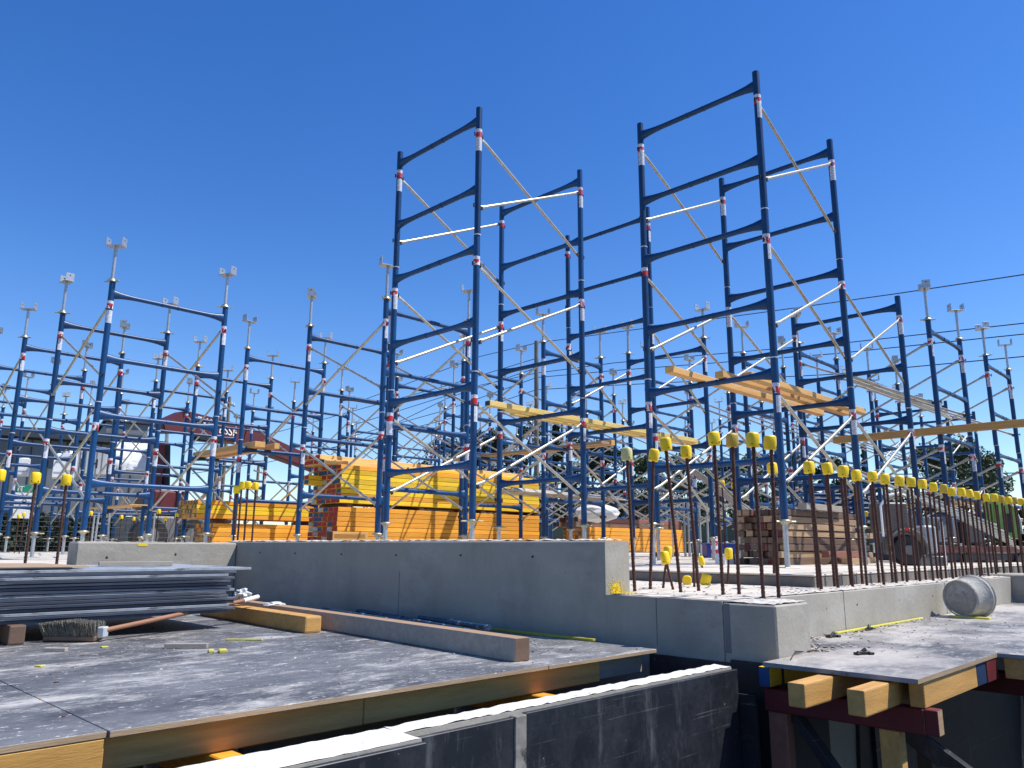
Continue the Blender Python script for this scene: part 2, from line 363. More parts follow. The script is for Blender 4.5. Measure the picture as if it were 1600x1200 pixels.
# ---------------------------------------------------------------- plywood deck on the left
deckL = empty('plywood_deck', (1.5, 4.5, ZD), 'large dusty black plywood formwork deck on the left with stacked sheets on it', 'formwork deck')
joints = [-3.0, -1.6, .84, 1.62, 2.9, 3.40]
b = MB()
b.box((-3.0, 2.355, ZD-.018), (.838, 7.09, ZD), ply, .0015, ends=(1, w_plyedge, w_plyedge))
b.box((.842, 2.345, ZD-.018), (2.60, 7.09, ZD), ply, .0015, ends=(1, w_plyedge, w_plyedge))
b.box((2.603, 2.345, ZD-.018), (3.40, 7.09, ZD-.0008), ply, .0015, ends=(1, w_plyedge, w_plyedge))
wp('ply_sheet', b, deckL)
b = MB(); b.box((-3.0, 2.356, ZD-.125), (.836, 2.42, ZD-.0185), mat('left_beam_lvl', (.60, .31, .07), .6, 0, .2, 3, .15, 30, stretch=(1, 8, 8)), .004); wp('edge_beam', b, deckL)
b = MB(); b.box((.842, 2.400, ZD-.118), (1.70, 2.46, ZD-.0185), w_bd, .004); b.box((1.703, 2.402, ZD-.118), (3.02, 2.46, ZD-.0185), w_bd, .004); b.box((3.023, 2.42, ZD-.115), (3.38, 2.47, ZD-.0185), w_gr, .004)
wp('edge_beam', b, deckL)
for i, v in enumerate((3.0, 3.6, 4.2, 4.8, 5.4, 6.0, 6.6)):
    b = MB(); b.box((-3.0, v, ZD-.115), (3.36, v+.065, ZD-.0188), w_or, .003); wp('joist', b, deckL)
for u in (-1.6, .0, 1.15, 2.55):
    b = MB(); b.box((u, 2.06, ZD-.215), (u+.075, 7.0, ZD-.119), w_or, .004); wp('bearer', b, deckL)
    for v in (2.9, 5.0):
        b = MB(); b.tube((u+.04, v, -3.3), (u+.04, v, ZD-.216), .03, galv, 8); wp('prop', b, deckL)
# black form panel with the fresh concrete strip in front
fw = empty('cast_wall', (1.0, 1.95, -1), 'new narrow concrete wall with a bright white top between black form panels', 'wall')
b = MB(); b.box((1.496, 1.915, -3.3), (3.36, 2.005, -.526), conc); b.box((-3, 1.828, -3.3), (1.4955, 2.005, -.526), conc); rough_strip(b, -3, 1.83, 1.4945, 2.003, -.525, .028, mat('fresh_white_concrete', (.70, .66, .60), .9, 0, .12, 20, .7, 70), .004); rough_strip(b, 1.4945, 1.917, 3.36, 2.003, -.525, .028, mat('fresh_white_concrete', (.86, .84, .80), .9, 0, .12, 20, .7, 70), .008)
wp('wall_body', b, fw)
def panel(b, lab, extra=None):
    o = link('form_panel', b.mesh('form_panel'), fw); o.location = -Vector(fw.location); o['label'] = lab; return o
b = MB(); b.box((1.987, 1.893, -1.9), (3.375, 1.913, -.534), form, .002); panel(b, 'scratched black plywood form panel right of the grey joint strip')
b = MB(); b.box((1.50, 1.891, -1.9), (1.928, 1.912, -.540), form, .002); panel(b, 'black form panel left of the grey joint strip')
b = MB(); b.box((1.930, 1.886, -1.9), (1.985, 1.9165, -.536), overlay(mat('mottled_strip', (.22, .20, .17), .8, 0, .4, 20), (.03, .03, .03), 12, .52, .6, detail=8, amount=.9), .003); o = link('joint_strip', b.mesh('joint_strip'), fw); o.location = -Vector(fw.location)
b = MB(); b.box((-3, 1.806, -1.9), (1.495, 1.826, -.532), form, .002); panel(b, 'lower black form panel at the bottom left')
b = MB(); b.box((3.378, 1.815, -3.0), (3.40, 2.30, -.64), form); panel(b, 'dark sheet added as the shade of the void at the end of the new wall')  # dark sheet added to read as the unlit gap
b = MB(); b.box((3.500, 2.0, -3.3), (3.5185, 2.46, -.53), form); panel(b, 'dark sheet standing in for shade at the foot of the retaining wall')  # dark cover that puts shade on the wall foot below deck level
b = MB(); b.box((3.500, 1.742, -3.3), (3.5185, 1.998, -.515), blk); panel(b, 'black sheet standing in for the dark void below the corner pier')  # not a form panel: black surface painted in for the shaded void
b = MB(); b.box((3.519, 1.742, -3.3), (3.95, 1.760, -.61), blk); panel(b, 'black sheet standing in for the dark void below the corner pier, deck side')  # second black face of the same painted void

# ---------------------------------------------------------------- plywood deck on the right
deckR = empty('plywood_deck', (5, 1.6, ZD), 'grey dusty plywood deck on the right with the bucket and scattered clips', 'formwork deck')
b = MB()
b.prism([(3.36, 1.12), (4.485, 1.12), (4.485, -2.5), (8.9, -2.5), (8.9, 2.03), (3.875, 2.03), (3.875, 1.76), (3.36, 1.76)], ZD-.018, ZD, ply2)
for f in b.bm.faces:
    f.normal_update()
    if f.normal.y < -.9: f.material_index = b.mi(w_plyedge)
    if f.normal.x < -.9: f.material_index = b.mi(sheet_g)
wp('ply_sheet', b, deckR)
b = MB(); b.box((3.44, 1.128, ZD-.118), (4.15, 1.185, ZD-.0185), w_bd, .003); b.box((4.152, 1.128, ZD-.118), (4.30, 1.19, ZD-.0185), p_blu, .003); b.box((4.302, 1.124, ZD-.118), (4.483, 1.19, ZD-.0185), p_red, .003); wp('edge_beam', b, deckR)
b = MB(); b.box((4.50, -2.5, ZD-.115), (4.56, 1.1, ZD-.0185), w_bd, .003); wp('edge_beam', b, deckR)
for (u0, u1, v0, v1, m1, me_, z0) in ((3.39, 4.4, 1.745, 1.80, w_ye, mat('bright_blue_end', (.008, .05, .17), .6), ZD-.108), (3.08, 4.4, 1.445, 1.515, w_bd, w_bd, ZD-.115), (3.10, 4.4, 1.225, 1.292, w_bd, w_bd, ZD-.118)):
    b = MB(); b.box((u0, v0, z0), (u1, v1, ZD-.024), m1, .007, seg=2, ends=(0, me_, me_)); wp('joist', b, deckR)
for v in (.7, .1, -.5, -1.1):
    b = MB(); b.box((4.58, v, ZD-.115), (8.8, v+.06, ZD-.0188), w_bd, .003); wp('joist', b, deckR)
b = MB(); b.box((3.43, 1.135, ZD-.215), (3.50, 1.80, ZD-.1195), p_red, .004, ends=(1, w_tan, w_tan)); b.box((3.435, 1.085, ZD-.215), (3.495, 1.1345, ZD-.1195), p_red, .003, ends=(1, w_tan, w_tan)); wp('bearer', b, deckR)
b = MB(); b.box((4.75, -2.5, ZD-.225), (4.83, 1.6, ZD-.1195), p_red, .004); wp('bearer', b, deckR)
for (u, v, m1, s) in ((3.44, 1.705, w_rb, .085), (3.44, 1.235, w_bd, .08), (6.2, 1.0, w_br, .08), (5.2, 1.7, w_br, .08), (7.6, 1.2, w_br, .08)):
    b = MB(); b.box((u, v, -3.3), (u+s*.8, v+s, ZD-.2165), m1, .004); wp('post', b, deckR)
b = MB(); b.box((0, -.035, -.02), (1.1, .035, .02), form, .003, M=Matrix.Translation((3.52, 1.70, -.72)) @ Matrix.Rotation(R(-90), 4, 'Z') @ Matrix.Rotation(R(52), 4, 'Y')); wp('brace', b, deckR)
b = MB(); b.box((0, -.03, -.04), (2.6, .03, .04), form, .003, M=Matrix.Translation((4.0, 1.5, -.75)) @ Matrix.Rotation(R(-80), 4, 'Z') @ Matrix.Rotation(R(35), 4, 'Y')); wp('brace', b, deckR)
# black panels and pale concrete of the wall below the right deck
b = MB(); b.box((5.15, 1.99, -2.4), (9.1, 2.03, -.84), form); wp('form_panel', b, kerb)
b = MB(); b.box((5.15, 1.985, -.838), (8.7, 2.03, -.80), lgrey); wp('panel_rim', b, kerb)
b = MB(); b.prism([(4.62, -2.6), (5.14, -2.6), (5.14, -1.0), (4.98, -1.0), (4.93, -1.35), (4.78, -1.3), (4.72, -1.8)], 0, .02, form)
for v_ in b.bm.verts: v_.co = Vector((v_.co.x, 2.03-v_.co.z, v_.co.y))
wp('form_panel', b, kerb)

# ---------------------------------------------------------------- shoring tower parts
H = 1.5; RL = .035
_cache = {}
def frame_meshes(wd):
    k = ('f', wd)
    if k in _cache: return _cache[k]
    b = MB()
    for x in (0, wd):
        b.tube((x, 0, .0), (x, 0, H), RL, blue, 14)
    for z in (.36*H, .90*H):
        L = wd-2*RL+.02; pr = [(0, .064), (.025, .056), (.07, .043), (.13, .034), (.20, .0285)]
        prof = [(t, r1, .0265) for t, r1 in pr] + [(1-t, r1, .0265) for t, r1 in reversed(pr)]
        b.tube((RL-.01, 0, z), (wd-RL+.01, 0, z), .025, blue, 12, prof=prof)
        b.tube((wd*.42, 0, z), (wd*.42+.02, 0, z), .031, blue, 12); b.tube((wd*.56, 0, z), (wd*.56+.02, 0, z), .031, blue, 12)
    for x in (0, wd):        # small brace pins
        for z in (.78*H, .22*H):
            for s in (-1, 1): b.tube((x, 0, z), (x, s*.062, z), .008, latch_m, 6)
            for s in (-1, 1): b.box((x-.007, s*.058-.004, z-.026), (x+.007, s*.058+.004, z+.020), latch_m)
    f = b.mesh('shoring_frame')
    b = MB(); b.tube((0, 0, -.005), (0, 0, .006), RL+.0035, white_m, 14); coll = b.mesh('joint_ring')
    b = MB(); b.tube((0, 0, 0), (0, 0, .035), RL+.0012, white_m, 14, cap=False); b.tube((0, 0, -.065), (0, 0, 0), RL+.0012, red_m, 14, cap=False); st = b.mesh('red_sticker')
    b = MB(); n = 6; ring = []
    for z in (-.16, 0):
        ring.append([b.bm.verts.new(((RL+.0012)*math.cos(a), (RL+.0012)*math.sin(a), z)) for a in [R(-70+28*i) for i in range(n)]])
    for i in range(n-1):
        fa = b.bm.faces.new((ring[0][i], ring[0][i+1], ring[1][i+1], ring[1][i])); fa.material_index = b.mi(white_m); fa.smooth = True
    lb = b.mesh('white_label')
    _cache[k] = (f, coll, st, lb); return _cache[k]
def brace_mesh(L):
    k = ('b', round(L, 2))
    if k in _cache: return _cache[k]
    b = MB(); r = .0165; f = .035/L; g = .11/L
    b.tube((0, 0, 0), (L, 0, 0), r, brace_m, 8, prof=[(0, .024, .004), (f, .024, .004), (g, r, r), (1-g, r, r), (1-f, .024, .004), (1, .024, .004)])
    for x in (.012, L-.012): b.tube((x, -.014, 0), (x, .014, 0), .014, zinc, 8); b.box((x-.022, -.016, -.03), (x+.006, -.008, .012), latch_m)
    _cache[k] = b.mesh('cross_brace'); return _cache[k]
def jack_mesh(h, sq=0):
    k = ('j', round(h, 2))
    if k in _cache: return _cache[k]
    b = MB(); b.tube((0, 0, .008), (0, 0, h+.05), .024, galv, 12)
    b.box((-.075, -.075, 0), (.075, .075, .008), galv, .001)
    b.tube((0, 0, h-.045), (0, 0, h-.002), .040, zinc, 12, prof=[(0, .034, .034), (.3, .034, .034), (.5, .062, .062), (.75, .062, .062), (1, .040, .040)])
    b.box((-.115, -.015, h-.028), (.115, .015, h-.014), zinc, .004)
    _cache[k] = b.mesh('base_jack'); return _cache[k]
def head_meshes():
    if 'h' in _cache: return _cache['h']
    b = MB(); h = .46
    b.tube((0, 0, -.05), (0, 0, h), .0205, galv, 12)
    b.tube((0, 0, .002), (0, 0, .045), .036, zinc, 12, prof=[(0, .056, .056), (.4, .056, .056), (.5, .034, .034), (1, .034, .034)])
    b.box((-.10, -.013, .004), (.10, .013, .018), zinc, .003)
    j = b.mesh('head_jack')
    b = MB(); b.box((-.105, -.06, h), (.105, .06, h+.010), galv, .001)
    for s in (-1, 1):
        b.box((s*.100-.004, -.055, h+.010), (s*.100+.004, .055, h+.115), galv, .001)
        b.tube((s*.100-.0055, 0, h+.08), (s*.100+.0055, 0, h+.08), .009, dark_hole, 8)
    u = b.mesh('fork_plate')
    _cache['h'] = (j, u); return _cache['h']
def tower(label, frames, bays, grp=None, name='shoring_tower'):
    """frames: (x, y, axis, width, zbottom, modules, head); bays: (i, j, modules)"""
    x0, y0 = frames[0][0], frames[0][1]
    root = empty(name, (x0, y0, ZS), label, 'shoring tower', grp)
    for fi, (x, y, ax, wd, zb, nm, hd) in enumerate(frames):
        fm, cm, sm, lm = frame_meshes(wd); rz = 0 if ax == 'u' else R(90)
        ends = [(x, y), (x+wd, y) if ax == 'u' else (x, y+wd)]
        dx, dy = random.uniform(-.006, .006), random.uniform(-.006, .006)
        for k in range(nm):
            fo = link('frame', fm, root, (x-x0+dx*k, y-y0+dy*k, zb+k*H-ZS), (0, 0, rz))
            for xx in (0, wd):
                link('red_sticker', sm, fo, (xx, 0, .80*H+random.choice((0, 0, .02)) ), (0, 0, random.uniform(0, 6)))
                if random.random() < .8: link('white_label', lm, fo, (xx, 0, .80*H-.066), (0, 0, -rz + random.choice((R(-60), R(-95), R(-130), R(-75)))))
                if k: link('joint_ring', cm, fo, (xx, 0, 0))
        for ex, ey in ends:
            link('base_jack', jack_mesh(zb-ZS), root, (ex-x0, ey-y0, 0), (0, 0, random.uniform(0, 3)))
            if hd:
                j, u = head_meshes()
                dz = random.uniform(-.05, .03)
                rot = (0, 0, random.choice((R(-45), R(-40), R(-55), R(-35), R(0), R(90), R(-70)))+random.uniform(-.15, .15))
                jo = link('head_jack', j, root, (ex-x0, ey-y0, zb+nm*H-ZS), (0, 0, random.uniform(0, 3)))
                link('fork_plate', u, jo, (0, 0, dz*0), rot)
    for i, j, mods in bays: add_bay(root, frames[i], frames[j], mods)
    return root
def add_bay(root, A, B, mods):
        x0, y0 = root.location.x, root.location.y
        for e in (0, 1):
            pa = Vector((A[0]+(A[3]*e if A[2] == 'u' else 0), A[1]+(A[3]*e if A[2] == 'v' else 0), 0))
            pb = Vector((B[0]+(B[3]*e if B[2] == 'u' else 0), B[1]+(B[3]*e if B[2] == 'v' else 0), 0))
            for k in mods:
                for q in (0, 1):
                    za = A[4]+k*H+(.78 if q == 0 else .22)*H; zb_ = B[4]+k*H+(.22 if q == 0 else .78)*H
                    d = (pb-pa).normalized(); side = d.cross(Vector((0, 0, 1)))*(.012 if q else -.012)
                    P0 = pa + d*.045 + side + Vector((0, 0, za)); P1 = pb - d*.045 + side + Vector((0, 0, zb_))
                    D = P1-P0; L = round(D.length, 2); X = D.normalized(); Y = Vector((0, 0, 1)).cross(X).normalized(); Z = X.cross(Y)
                    M = Matrix((X, Y, Z)).transposed().to_4x4(); M.translation = P0-Vector((x0, y0, ZS))
                    link('cross_brace', brace_mesh(L), root, mw=M)
Z3, Z2 = .275, .17
W = 1.43
tower('tallest shoring tower without head jacks at the centre left, three frames high', [(5.33, 5.82, 'v', W, Z3, 3, 0), (7.23, 5.95, 'v', W, Z3, 3, 0)], [(0, 1, (0, 1, 2))])
tower('shoring tower between the two tallest ones, fork heads on its far side only', [(8.77, 5.97, 'v', 1.5, Z3, 3, 0), (10.38, 6.11, 'v', W, Z2, 2, 1)], [(0, 1, (0, 1))])
tower('tallest shoring tower on the right, without heads, lower third frame at its right', [(6.82, 3.28, 'v', W, .262, 3, 0), (8.66, 3.30, 'v', W, .25, 3, 0), (10.57, 3.32, 'v', W, .27, 2, 0)], [(0, 1, (0, 1, 2)), (1, 2, (0, 1))])
UCOL = {'A': 3.05, 'B': 5.81, 'C': 8.85, 'D': 11.68, 'E': 14.58, 'F': 17.5}
VROW = {0: 3.3, 1: 5.2, 2: 6.15, 3: 8.07, 4: 9.95, 5: 11.87, 6: 13.75, 7: 15.65, 8: 17.55, 9: 19.5}
def ut(c, r0, r1, label, nxt=None):
    t_ = tower(label, [(UCOL[c], VROW[r0], 'u', 1.45, Z2, 2, 1), (UCOL[c], VROW[r1], 'u', 1.45, Z2, 2, 1)], [(0, 1, (0, 1))], 'two-frame-high blue shoring towers with fork heads')
    if c in 'CDE' and r1 in (3, 5, 7): add_bay(t_, (UCOL[c], VROW[r1], 'u', 1.45, Z2), (UCOL[c], VROW[r1+1], 'u', 1.45, Z2), (0, 1) if r1 > 3 else (0,))
    return t_
ut('A', 4, 5, 'nearest left shoring tower with fork heads, its top highest of the left group')
ut('A', 6, 7, 'shoring tower with fork heads directly behind the nearest left tower')
ut('A', 8, 9, 'farthest blue shoring tower of the leftmost line, small at the left edge')
ut('B', 3, 4, 'shoring tower with fork heads over the left end of the tall orange timber stack')
ut('B', 5, 6, 'blue shoring tower behind the small four capped bars, left of the tall timber stack')
ut('B', 7, 8, 'distant blue shoring tower seen in front of the maroon crane boom')
ut('C', 3, 4, 'blue shoring tower with fork heads behind the tallest centre tower')
ut('C', 5, 6, 'shoring tower behind the middle of the tall timber stack')
ut('C', 7, 8, 'small distant shoring tower at the far end of the third line from left')
ut('D', 0, 1, 'blue shoring tower with fork heads on the right, tallest one under the overhead wires')
ut('D', 2, 3, 'blue shoring tower with fork heads seen through the tall right tower')
ut('D', 4, 5, 'blue shoring tower with fork heads in the background between the two tallest towers')
ut('D', 6, 7, 'far background shoring tower in front of the dark conifers')
ut('E', 0, 1, 'blue shoring tower with fork heads at the right edge of the photo')
ut('E', 2, 3, 'blue shoring tower behind the right tower, beside the long horizontal timber')
ut('E', 4, 5, 'background shoring tower over the trees right of centre')
ut('E', 6, 7, 'small background shoring tower left of the wooden power pole')
ut('F', 2, 3, 'far right background shoring tower near the gum tree')
ut('F', 4, 5, 'smallest background shoring tower at the far right back corner')
UCOL['G'] = 20.4
for i_ in (10, 11, 12): VROW[i_] = {10: 21.4, 11: 23.3, 12: 25.2}[i_]
ut('B', 9, 10, 'last small shoring tower at the back of the second line from the left')
ut('A', 10, 11, 'last small shoring tower at the back of the leftmost line')
ut('C', 9, 10, 'last small shoring tower at the back of the third line from left')
ut('D', 8, 9, 'last small shoring tower of the fourth line, above the tall timber stack')
ut('E', 8, 9, 'tiny background shoring tower just left of the pole behind the centre towers')
ut('F', 6, 7, 'tiny background shoring tower right of the wooden power pole')
ut('G', 2, 3, 'tiny background shoring tower behind the long beam at the right')
ut('G', 4, 5, 'tiny background shoring tower between the two tall right frames')
tower('far blue shoring tower without heads behind the right edge towers', [(18.5, 5.06, 'v', W, Z2, 2, 0), (20.4, 5.0, 'v', W, Z2, 2, 0)], [(0, 1, (0, 1))])

# ---------------------------------------------------------------- starter bars with caps
def bar_mesh(L):
    k = ('bar', round(L, 2))
    if k in _cache: return _cache[k]
    b = MB(); n = int(L/.011); r0 = .0088
    prof = []
    for i in range(n+1):
        r = r0 + (.0022 if i % 2 else 0)
        prof.append((i/n, r, r))
    b.tube((0, 0, 0), (0, 0, L), r0, rust, 8, prof=prof)
    _cache[k] = b.mesh('starter_bar'); return _cache[k]
def cap_mesh(m):
    k = ('cap', m.name)
    if k in _cache: return _cache[k]
    b = MB(); n = 20; prof = [(-.066, .0295), (-.060, .0315), (-.02, .0325), (0, .0315), (.008, .0285), (.012, .021)]
    rings = []
    for z, r in prof:
        ring = []
        for i in range(n):
            a = 2*math.pi*i/n; q = (abs(math.cos(a))**3+abs(math.sin(a))**3)**(-1/3)
            ring.append(b.bm.verts.new((r*math.cos(a)*q*.98, r*math.sin(a)*q*.98, z)))
        rings.append(ring)
    kk = b.mi(m)
    for A, B in zip(rings, rings[1:]):
        for i in range(n):
            f = b.bm.faces.new((A[i], A[(i+1)%n], B[(i+1)%n], B[i])); f.material_index = kk; f.smooth = True
    b.bm.faces.new(rings[-1]).material_index = kk; b.bm.faces.new(list(reversed(rings[0]))).material_index = kk
    for a in (R(-135), R(-60), R(45)):
        c, s = math.cos(a), math.sin(a); b.tube((c*.030, s*.030, -.052), (c*.0365, s*.0365, -.052), .0035, dark_hole, 6)
    _cache[k] = b.mesh('safety_cap'); return _cache[k]
def bar(p, top, label, cap=yel, grp=None, fat=1.0):
    p = Vector(p); top = Vector(top); D = top-p; L = round(D.length, 2)
    o = link('starter_bar', bar_mesh(L), None, p, D.to_track_quat('Z', 'Y').to_euler())
    o.scale = (fat, fat, 1)
    tag(o, label, 'rebar', grp)
    if cap: 
        c = link('safety_cap', cap_mesh(cap), o, (random.uniform(-.006, .006), random.uniform(-.006, .006), L+.004), (random.uniform(-.1, .1), random.uniform(-.1, .1), random.uniform(0, 3)))
    return o
def ontop(foot, px, py, zf=ZL):        # top of a bar above its foot, seen at a pixel
    f = at(foot[0], foot[1], zf); d = math.hypot(f.x, f.y); t = atd(px, py, d); return f, t
FR = [((992,925),(979,703),yel2,'pale sun-bleached'), ((1016,922),(1021,705),yel,'bright'), ((1064,927),(1039,687),yel,'bright'), ((1092,925),(1072,701),yel,'bright'), ((1130,931),(1115,678),yel,'bright'), ((1155,930),(1144,683),yel3,'orange-yellow'), ((1193,936),(1176,680),yel,'bright'), ((1217,934),(1204,685),yel,'bright')]
for i, (f, t, m_, d_) in enumerate(FR):
    a, c = ontop(f, *t); bar(a, c, 'tall rusty bar with %s cap, %s from the left on the near ledge' % (d_, ORD[i]), m_, 'tall capped bars on the near ledge')
a, c = ontop((1210,916), 1207, 727); bar(a, c, 'capped rusty bar close behind the corner bars, half hidden by the tower leg', yel)
for (f, t, cap_, lab) in (((1036,920),(1043,858),yel,'short upright bar with yellow cap behind the leaning one on the ledge'), ((1052,922),(1038,866),yel,'short bar leaning left with a yellow cap on the ledge'), ((1101,903),(1094,872),yel,'short leaning bar with a yellow cap above the fallen cap'), ((1137,914),(1139,859),yel,'short grey bar with yellow cap in the middle of the ledge'), ((1085,918),(1083,865),None,'short bare bar without cap among the ledge bars'), ((1150,895),(1146,862),None,'short bare bent bar beside the short grey capped one')):
    a, c = ontop(f, *t); bar(a, c, lab, cap_, fat=.8)
for (px, py, rr, lab) in ((1074,914,(R(88), 0, R(120)),'yellow bar cap lying on its side on the ledge'), (1105,915,(R(12), R(10), 0),'yellow bar cap standing loose on the ledge between the bars')):
    p = at(px, py, ZL); o = link('bar_cap', cap_mesh(yel), None, (p.x, p.y, ZL+(.034 if rr[0] > 1 else .066)), rr); tag(o, lab, 'cap')
# the two rows in the kerb
u = 4.94; i = 0
capcols = {10: yel3, 17: yel3, 19: yel3}
while u < 12.6 and i < 30:
    hgt = .80+random.uniform(-.012, .012)
    lean = random.uniform(-.012, .012); ln2 = random.uniform(-.01, .01)
    bar((u, 2.175+random.uniform(-.012, .012), ZL), (u+lean, 2.18+ln2, ZL+hgt), 'rusty bar with %s cap in the front kerb row, %s from near end' % ('an aged orange' if i in capcols else 'a yellow', ORD[i]), capcols.get(i, yel), 'capped bars in the kerb')
    v2 = u+.05+random.uniform(-.02, .03)
    bar((v2+.1, 2.262+random.uniform(-.01, .01), ZL), (v2+.1+random.uniform(-.02, .02), 2.26, ZL+hgt-(.07 if i else -.05)), 'bare rusty bar of the back kerb row, %s from the near end' % ORD[i], None, 'bare bars in the kerb')
    u += .262+.004*i*.3; i += 1
# bars at the left
for px, py, d, lab in ((57,742,6.3,'capped rusty bar left of the sunlit wall, the left one of two'), (105,744,6.5,'capped rusty bar just left of the sunlit wall end'), (0,738,6.3,'capped rusty bar cut by the left edge of the photo')):
    t = atd(px, py, d); bar((t.x+.00, t.y, ZD), t, lab, yel)
for px, py, lab in ((371,761,'leftmost of the four capped bars above the wall corner'), (378,755,'second of the four capped bars above the wall corner'), (388,754,'third of the four capped bars above the wall corner'), (400,756,'rightmost of the four capped bars above the wall corner')):
    t = atd(px, py, 8.55); bar((t.x, t.y, ZL), t, lab, yel, 'four capped bars above the wall corner')
for k, (px, py) in enumerate(((142,800),(165,804),(190,806),(210,809),(225,808),(248,797),(259,809),(38,802),(30,805),(277,802),(310,805))):
    t = at(px, py, .6); bar((t.x, t.y, -.2), t, 'small distant capped bar behind the left towers, %s from the left' % ORD[sorted([142,165,190,210,225,248,259,38,30,277,310]).index(px)], yel, 'distant capped bars at the left')
for k, (px, py) in enumerate(((1128,753),(1146,756),(1353,801),(1366,802),(1388,795),(1398,796))):
    t = atd(px, py, 10.5 if px < 1200 else 13); bar((t.x, t.y, ZS), t, 'capped bar standing in the middle distance behind the kerb row, %s from the left' % ORD[k], yel, 'capped bars in the middle distance')

# ---------------------------------------------------------------- timber stacks
def timber_mesh(L, wd, h, side, e0, e1, bev=.004):
    k = ('t', round(L, 2), wd, h, side.name, e0.name, e1.name)
    if k in _cache: return _cache[k]
    b = MB(); b.box((0, 0, 0), (L, wd, h), side, bev, ends=(0, e0, e1)); _cache[k] = b.mesh('timber'); return _cache[k]
def stack(x, y, z, nx_w, nz, L, wd, h, sides, ends, grp, lab, jit=.02, name='timber', rz=0, skew=None):
    for k in range(nz):
        for j in range(nx_w):
            side = sides(k, j); e = random.choice(ends) if not callable(ends) else ends(k, j)
            me = timber_mesh(L, wd-.003, h-.0055, side, e, e)
            o = link(name, me, None, (x+random.uniform(-jit, jit)+(skew(k, j) if skew else 0), y+j*wd+(random.uniform(-.004, .004) if j == 0 else 0), z+k*h), (0, 0, rz))
            tag(o, lab(k, j), 'timber', grp)
e_red = mat('red_painted_end', (.30, .010, .018), .6, 0, .3, 8); e_blu = mat('blue_painted_end', (.008, .055, .13), .6, 0, .3, 8)
ends4 = [e_red, e_red, e_blu, e_blu, e_red, e_red, e_blu, p_gry]
G1 = 'timbers of the tall stack with red and blue ends'
stack(6.67, 10.30, ZS+.10, 6, 9, 4.5, .136, .0735, lambda k, j: w_or, ends4, G1,
      lambda k, j: 'orange laminated timber in the lower half of the tall stack', .012)
for q in (0, 1.4, 2.8, 4.2):
    b = MB(); b.box((0, 0, 0), (.09, .85, .09), w_br, .004); tag(link('stack_bearer', b.mesh('stack_bearer'), None, (6.8+q, 10.28, ZS)), 'short bearer on the slab under the tall timber stack', 'timber', 'bearers under the tall stack')
    b = MB(); b.box((0, 0, 0), (.09, .82, .055), w_br, .004); tag(link('stack_bearer', b.mesh('stack_bearer'), None, (6.85+q, 10.30, ZS+.10+9*.0735)), 'thin bearer between the two halves of the tall timber stack', 'timber', 'bearers inside the tall stack')
z2 = ZS+.10+9*.0735+.057
stack(6.69, 10.28, z2, 6, 8, 4.45, .134, .0735, lambda k, j: w_or if k in (1, 7) else w_ye, ends4, G1+' upper', lambda k, j: 'yellow and orange laminated timber in the upper half of the tall stack', .015, skew=lambda k, j: (-.22 if (j > 3 and k in (4, 5)) else 0))
stack(6.46, 10.42, z2+8*.0735, 5, 1, 4.5, .134, .0735, lambda k, j: w_pa, ends4, 'loose timbers on top of the tall stack', lambda k, j: 'pale timber of the top layer on the tall stack', .03)
stack(6.40, 10.50, z2+9*.0735, 3, 1, 4.5, .134, .0735, lambda k, j: w_pa, ends4, 'topmost timbers of the tall stack', lambda k, j: 'pale timber lying topmost on the tall stack', .05)
tag(link('timber', timber_mesh(3.6, .06, .05, w_ye, w_br, w_br), None, (8.0, 10.30, z2+8*.0735+.001), (0, 0, 0)), 'thin yellow batten with a dark end lying on the front edge of the tall stack', 'timber')
G0 = 'timbers of the left orange stack'
stack(5.72, 12.42, ZS+.09, 8, 6, 3.6, .088, .0735, lambda k, j: w_or, [w_bd, w_br], G0, lambda k, j: 'orange timber in the lower bundle of the left stack', .01)
stack(5.45, 12.45, ZS+.09+6*.0735+.07, 8, 4, 4.0, .088, .0735, lambda k, j: w_or if k in (0, 3) else w_ye, [w_bd, w_br], G0+' upper', lambda k, j: 'orange timber in the upper bundle of the left stack', .02)
for q in (0, 1.6, 3.1):
    b = MB(); b.box((0, 0, 0), (.09, .75, .068), w_br, .004); tag(link('stack_bearer', b.mesh('stack_bearer'), None, (5.95+q, 12.43, ZS+.09+6*.0735)), 'bearer between the two bundles of the left orange stack', 'timber', 'bearers in the left stack')
    b = MB(); b.box((0, 0, 0), (.09, .75, .088), w_br, .004); tag(link('stack_bearer', b.mesh('stack_bearer'), None, (5.95+q, 12.43, ZS)), 'bearer under the left orange stack', 'timber', 'bearers under the left stack')
# red-fronted short timber in front of the tall stack
for j in range(3):
    tag(link('timber', timber_mesh(.55, .085, .07, w_bd, p_red, p_red), None, (6.42+.06*j, 9.98+j*.087, ZS+.28-.0)), 'short timber with red ends propped in front of the tall stack', 'timber', 'short red ended timbers')
    tag(link('timber', timber_mesh(.62, .085, .38, w_bd, p_red, p_red), None, (6.40+.05*j, 9.98+j*.087, ZS)), 'wide short timber packing with red ends in front of the tall stack', 'timber', 'short red ended packing')
G2 = 'timbers of the orange stack right of the tall one'
stack(10.9, 8.85, ZS+.09, 7, 6, 3.0, .088, .0735, lambda k, j: w_or, [w_tan, w_bd, w_br], G2, lambda k, j: 'orange timber in the low stack right of the tall one', .012)
for q in (.1, 2.7):
    b = MB(); b.box((0, 0, 0), (.09, .62, .088), w_br, .004); tag(link('stack_bearer', b.mesh('stack_bearer'), None, (10.9+q, 8.86, ZS)), 'bearer under the low orange stack', 'timber', 'bearers under the low stack')
stack(10.7, 8.90, ZS+.09+6*.0735, 6, 2, 3.3, .09, .085, lambda k, j: w_rb if k else w_br, [w_br, p_red, p_blu], 'reddish timbers on the low orange stack', lambda k, j: 'old reddish brown timber on top of the low orange stack', .16)
